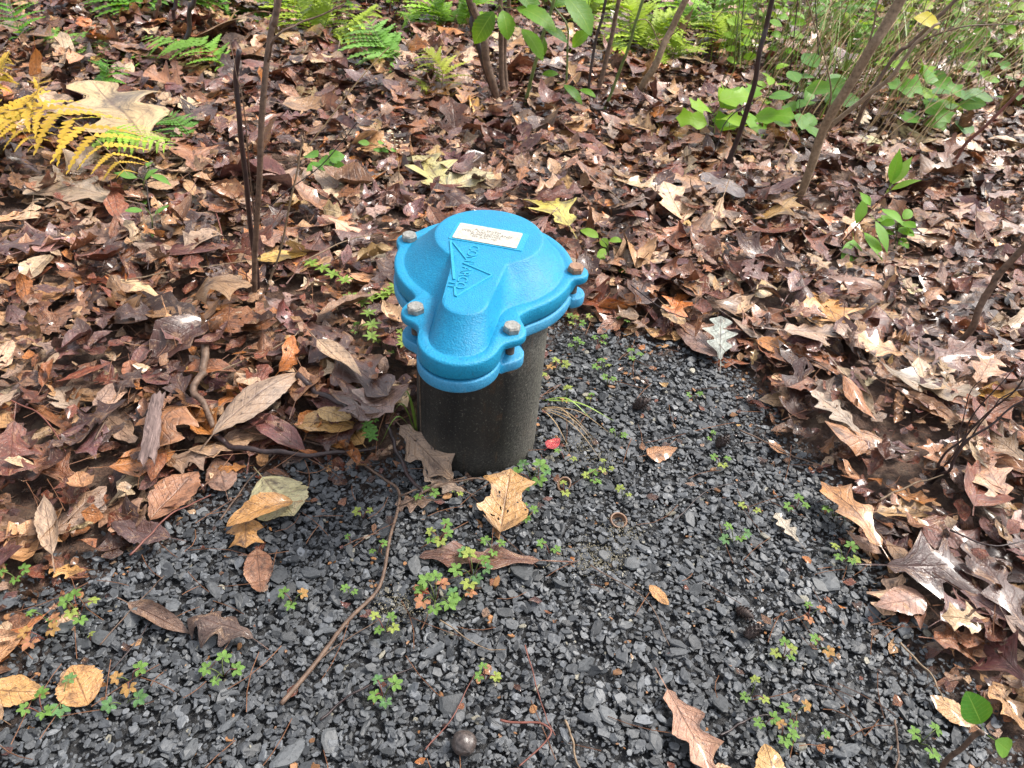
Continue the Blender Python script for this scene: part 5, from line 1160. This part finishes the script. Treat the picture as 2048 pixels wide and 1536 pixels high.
# weathered bark strip
def bark_strip():
    a, b = GG(322, 796, .044), GG(292, 932, .044); d = b - a; L = np.linalg.norm(d); yaw = atan2(d[1], d[0]); n, m = 18, 6; g = np.random.default_rng(8)
    u = np.linspace(-.5, .5, n) * L; v = np.linspace(-1, 1, m) * .0095; X, Y = np.meshgrid(u, v, indexing='ij'); Y = Y * (1 + .08 * g.normal(size=(n, 1))) + .002 * np.sin(X * 40); Z = .004 - (Y / .0095) ** 2 * .002 + g.normal(0, .0004, X.shape)
    X = X + np.where(np.abs(X) > .49 * L, g.normal(0, .004, X.shape), 0)
    top = np.stack([X, Y, Z], 2).reshape(-1, 3); bot = top - [0, 0, .004]; i = (np.arange(n - 1)[:, None] * m + np.arange(m - 1)[None]).ravel(); F = np.stack([i, i + m, i + m + 1, i + 1], 1); Fb = F[:, ::-1] + n * m
    rim = [k * m for k in range(n)] + [(n - 1) * m + k for k in range(1, m)] + [k * m + m - 1 for k in range(n - 2, -1, -1)] + [k for k in range(m - 2, 0, -1)]
    S_ = np.array([(rim[k], rim[(k + 1) % len(rim)], rim[(k + 1) % len(rim)] + n * m, rim[k] + n * m) for k in range(len(rim))])
    o = ob('bark_strip', mesh_np('bark_strip', np.vstack([top, bot]), [F, Fb, S_]), M['old_wood'], loc=(a + b) / 2 + np.array([0, 0, .006]), rot=(.0, .05, yaw)); tag(o, 'straight grey brown strip of weathered bark on the litter', 'bark')
bark_strip()
def pine_cone(x, y, size, label, rot, open_=1.):
    b = GG(x, y, size * .40 + .004); t = thing('pine_cone', label, 'pine cone', b, 'pine cones'); t.rotation_euler = rot
    n = 46; V, Q, T = tube_np([(0, 0, (k / 6 - .5) * size * 1.2) for k in range(7)], [size * .06, size * .22, size * .28, size * .28, size * .22, size * .14, size * .03], 8); ob('core', mesh_np('core', V, [Q, T], smooth=True), M['cone'], t)
    sc = np.array([(-.5, 0, 0), (0, -.55, .05), (0, .55, .05), (.55, -.5, .18), (.55, .5, .18), (.85, 0, .30), (.5, 0, .38)]); me = mesh_np('scale', sc, [np.array([(0, 1, 2), (1, 3, 6), (3, 5, 6), (5, 4, 6), (4, 2, 6), (1, 6, 2), (1, 2, 4), (1, 4, 3), (3, 4, 5)])])
    me.materials.append(M['cone'])
    for k in range(n):
        f = (k + .5) / n; a = k * 2.39996; z = (f - .5) * size * 1.15; r = size * .30 * sin(pi * (.12 + .80 * f)) ** .7; d = (cos(a) * 1., sin(a) * 1., .55 * open_ - .2)
        ob('scale', me, None, t, mw=aim((cos(a) * r, sin(a) * r, z), d, 0, size * .17 * (.6 + .6 * sin(pi * min(1, f + .15)))))
pine_cone(1490, 1226, .020, 'upper of two dark pine cones touching each other on the gravel', (1.2, .4, .6)); pine_cone(1507, 1262, .021, 'lower of two dark pine cones touching each other on the gravel', (1.4, -.3, 2.2))
pine_cone(1284, 806, .026, 'dark pine cone among debris on gravel behind the casing', (.6, .9, 1.0)); pine_cone(1446, 882, .022, 'small black pine cone near the far gravel edge', (1.0, .2, 2.))
def nut():
    b = GG(928, 1486, .0125); n1, n2 = 16, 28; V = []
    for i in range(n1 + 1):
        ph = pi * i / n1
        for k in range(n2):
            t = 2 * pi * k / n2; q = 1 - .10 * abs(cos(2 * t)) ** 14 * sin(ph) + (.10 if i == 0 else 0) + .012 * sin(5 * t + 3 * ph); V.append((.0128 * sin(ph) * cos(t) * q, .0120 * sin(ph) * sin(t) * q, .0125 * cos(ph) * q))
    i = (np.arange(n1)[:, None] * n2 + np.arange(n2)[None]); k2 = np.roll(np.arange(n2), -1); F = np.stack([i, i + n2, np.arange(n1)[:, None] * n2 + n2 + k2[None], np.arange(n1)[:, None] * n2 + k2[None]], 2).reshape(-1, 4)
    o = ob('hickory_nut', mesh_np('hickory_nut', np.array(V), [F], smooth=True), M['nut'], loc=b, rot=(1.1, .5, .3)); tag(o, 'round glossy dark hickory nut in its husk lying on the gravel', 'nut')
    # open half shell
    def half(x, y, r, label, rot):
        b = GG(x, y, r * .7); V = []; n1, n2 = 9, 20
        for i in range(n1 + 1):
            ph = .5 * pi * i / n1 + .5 * pi
            for k in range(n2): t = 2 * pi * k / n2; V.append((r * sin(ph) * cos(t), r * .82 * sin(ph) * sin(t), r * cos(ph)))
        V = np.array(V); Vi = V * .82; m = len(V); i = np.arange(n1)[:, None] * n2 + np.arange(n2)[None]; j = np.arange(n1)[:, None] * n2 + k2s(n2)[None]; F = np.stack([i, j, j + n2, i + n2], 2).reshape(-1, 4)
        rim = np.stack([np.arange(n2), k2s(n2), k2s(n2) + m, np.arange(n2) + m], 1)
        o = ob('nut_shell', mesh_np('nut_shell', np.vstack([V, Vi]), [F[:, ::-1], F + m, rim], smooth=True), M['shell'], loc=b, rot=rot); tag(o, label, 'nut shell', 'empty nut shells')
    k2s = lambda n: np.roll(np.arange(n), -1)
    half(1238, 1040, .0125, 'open brown half of a nut shell on the gravel', (.5, .3, .2)); half(1128, 968, .011, 'dark nut shell half buried beside the casing foot', (.2, -.4, 1.))
nut()
# loose larger slate pieces
def stones():
    g = np.random.default_rng(44)
    L = [(578, 1510, .021), (560, 1150, .013), (620, 1145, .015), (330, 1130, .011), (865, 1302, .018), (1048, 1146, .017), (455, 1450, .013), (1658, 1162, .017), (1640, 1170, .012), (205, 1275, .014), (265, 1235, .015), (430, 1180, .013), (480, 1205, .014), (545, 1192, .012),
         (505, 1160, .011), (770, 1060, .013), (830, 1130, .014), (905, 1410, .016), (1170, 1330, .014), (1180, 1400, .013), (990, 1450, .013), (1265, 1125, .012), (1500, 1310, .013), (1390, 1180, .011), (700, 1100, .011), (660, 1480, .014), (380, 1500, .014), (1120, 1165, .012), (1330, 1360, .012), (1215, 1430, .012),
         (655, 1260, .012), (345, 1210, .012), (1440, 1405, .013), (1690, 1390, .011), (1250, 1250, .012), (1010, 1225, .011), (730, 1455, .013), (1310, 1480, .013), (1490, 1505, .011), (1700, 1500, .012)]
    sh = [chip_shape(800 + i, 8) for i in range(8)]
    for i, (x, y, s) in enumerate(L):
        p = GG(x, y, .006); V, Q, T = sh[i % 8]; fl = .75 + .5 * g.random(); v = V * np.array([1, fl, .8]) * s; tone = g.choice([.050, .070, .095]); c = np.repeat([[tone * .95, tone, tone * 1.05]], len(V), 0)
        o = ob('flat_stone', mesh_np('flat_stone', v, [Q, T], c), M['slate'], loc=p, rot=(g.normal(0, .16), g.normal(0, .16), g.uniform(0, 6.28)))
        tw = {.050: 'blackish', .070: 'dark grey', .095: 'mid grey'}[float(tone)]; sz = 'large' if s > .0155 else 'long' if fl < .9 else 'broad'
        tag(o, place_label(f'{sz} {tw} flat slate', p, 'on gravel'), 'stone', 'larger slate pieces in the gravel')
stones()
# needles and hair-thin debris nobody could count
def debris():
    g = np.random.default_rng(71); n = 3600; Vs, Fs, off = [], [], 0
    x = g.uniform(-1.3, 1.5, n); y = g.uniform(.2, 2.2, n); d = gravel_dist(x, y); k = g.random(n) < np.where(d > .0, .75 * np.exp(-np.clip(d, 0, 9) / .16) + .20, .5); x, y, d = x[k], y[k], d[k]
    z = hgt(x, y) + np.where(d > 0, .010, .030)
    for i in range(len(x)):
        a = g.uniform(0, 6.28); L = g.uniform(.02, .075); c = g.normal(0, .25); t = np.linspace(-.5, .5, 4); P = np.stack([x[i] + np.cos(a + c * t) * t * L, y[i] + np.sin(a + c * t) * t * L, z[i] + g.normal(0, .003) * t * 3 + c * c * t * t * .02], 1)
        w_ = .00045; sd = np.array([-sin(a), cos(a), 0]) * w_; V = np.stack([P - sd, P + [0, 0, w_ * 1.4], P + sd], 1).reshape(-1, 3); Vs.append(V); q = off + (np.arange(3)[:, None] * 3 + np.arange(2)[None]).ravel(); Fs.append(np.stack([q, q + 3, q + 4, q + 1], 1)); off += 12
    o = ob('pine_needles', mesh_np('pine_needles', np.vstack(Vs), [np.vstack(Fs)]), M['needle']); o['kind'] = 'stuff'; tag(o, 'thin brown pine needles strewn over gravel and leaves', 'needles')
    # pale sand grains washed between the stones
    P = [];
    for (cx, cy, s, m) in ((1190, 1120, .022, 420), (1165, 905, .03, 260), (800, 1215, .02, 160), (1240, 1065, .016, 120)):
        c = G(cx, cy); m *= 3; P.append(np.stack([g.normal(c[0], s, m), g.normal(c[1], s * .6, m), np.full(m, .002) + g.uniform(0, .005, m)], 1))
    P = np.vstack(P); V, Q, T, C = chips_np(P, g.uniform(.0004, .0011, len(P)), .5, g, [chip_shape(700 + i, 5) for i in range(4)])
    o = ob('sand', mesh_np('sand', V, [Q, T]), M['sand']); o['kind'] = 'stuff'; tag(o, 'patches of pale coarse sand between the slate chips', 'sand')
debris()
# cream seed heads on thin stalks
sh_b = GG(800, 395); sh_t = thing('seed_head', 'cream fluffy seed heads on a thin dry stalk behind the well', 'seed heads', sh_b)
gq = np.random.default_rng(5)
tip_ = atY(785, 262, sh_b[1]) - sh_b; ob('stalk', stem_mesh(spline([np.zeros(3), tip_ * .5 + np.array([.004, 0, 0]), tip_], 12), .0009, .0006, 5, 'stalk'), M['straw'], sh_t)
for k in range(34):
    p = tip_ + np.array([gq.normal(0, .014), gq.normal(0, .014), gq.normal(-.014, .016)]); V, Q, T = chip_shape(950 + k % 4, 6); ob('floret', mesh_np('floret', V * gq.uniform(.0016, .0034), [Q, T], smooth=True), M['flower'], sh_t, loc=p)
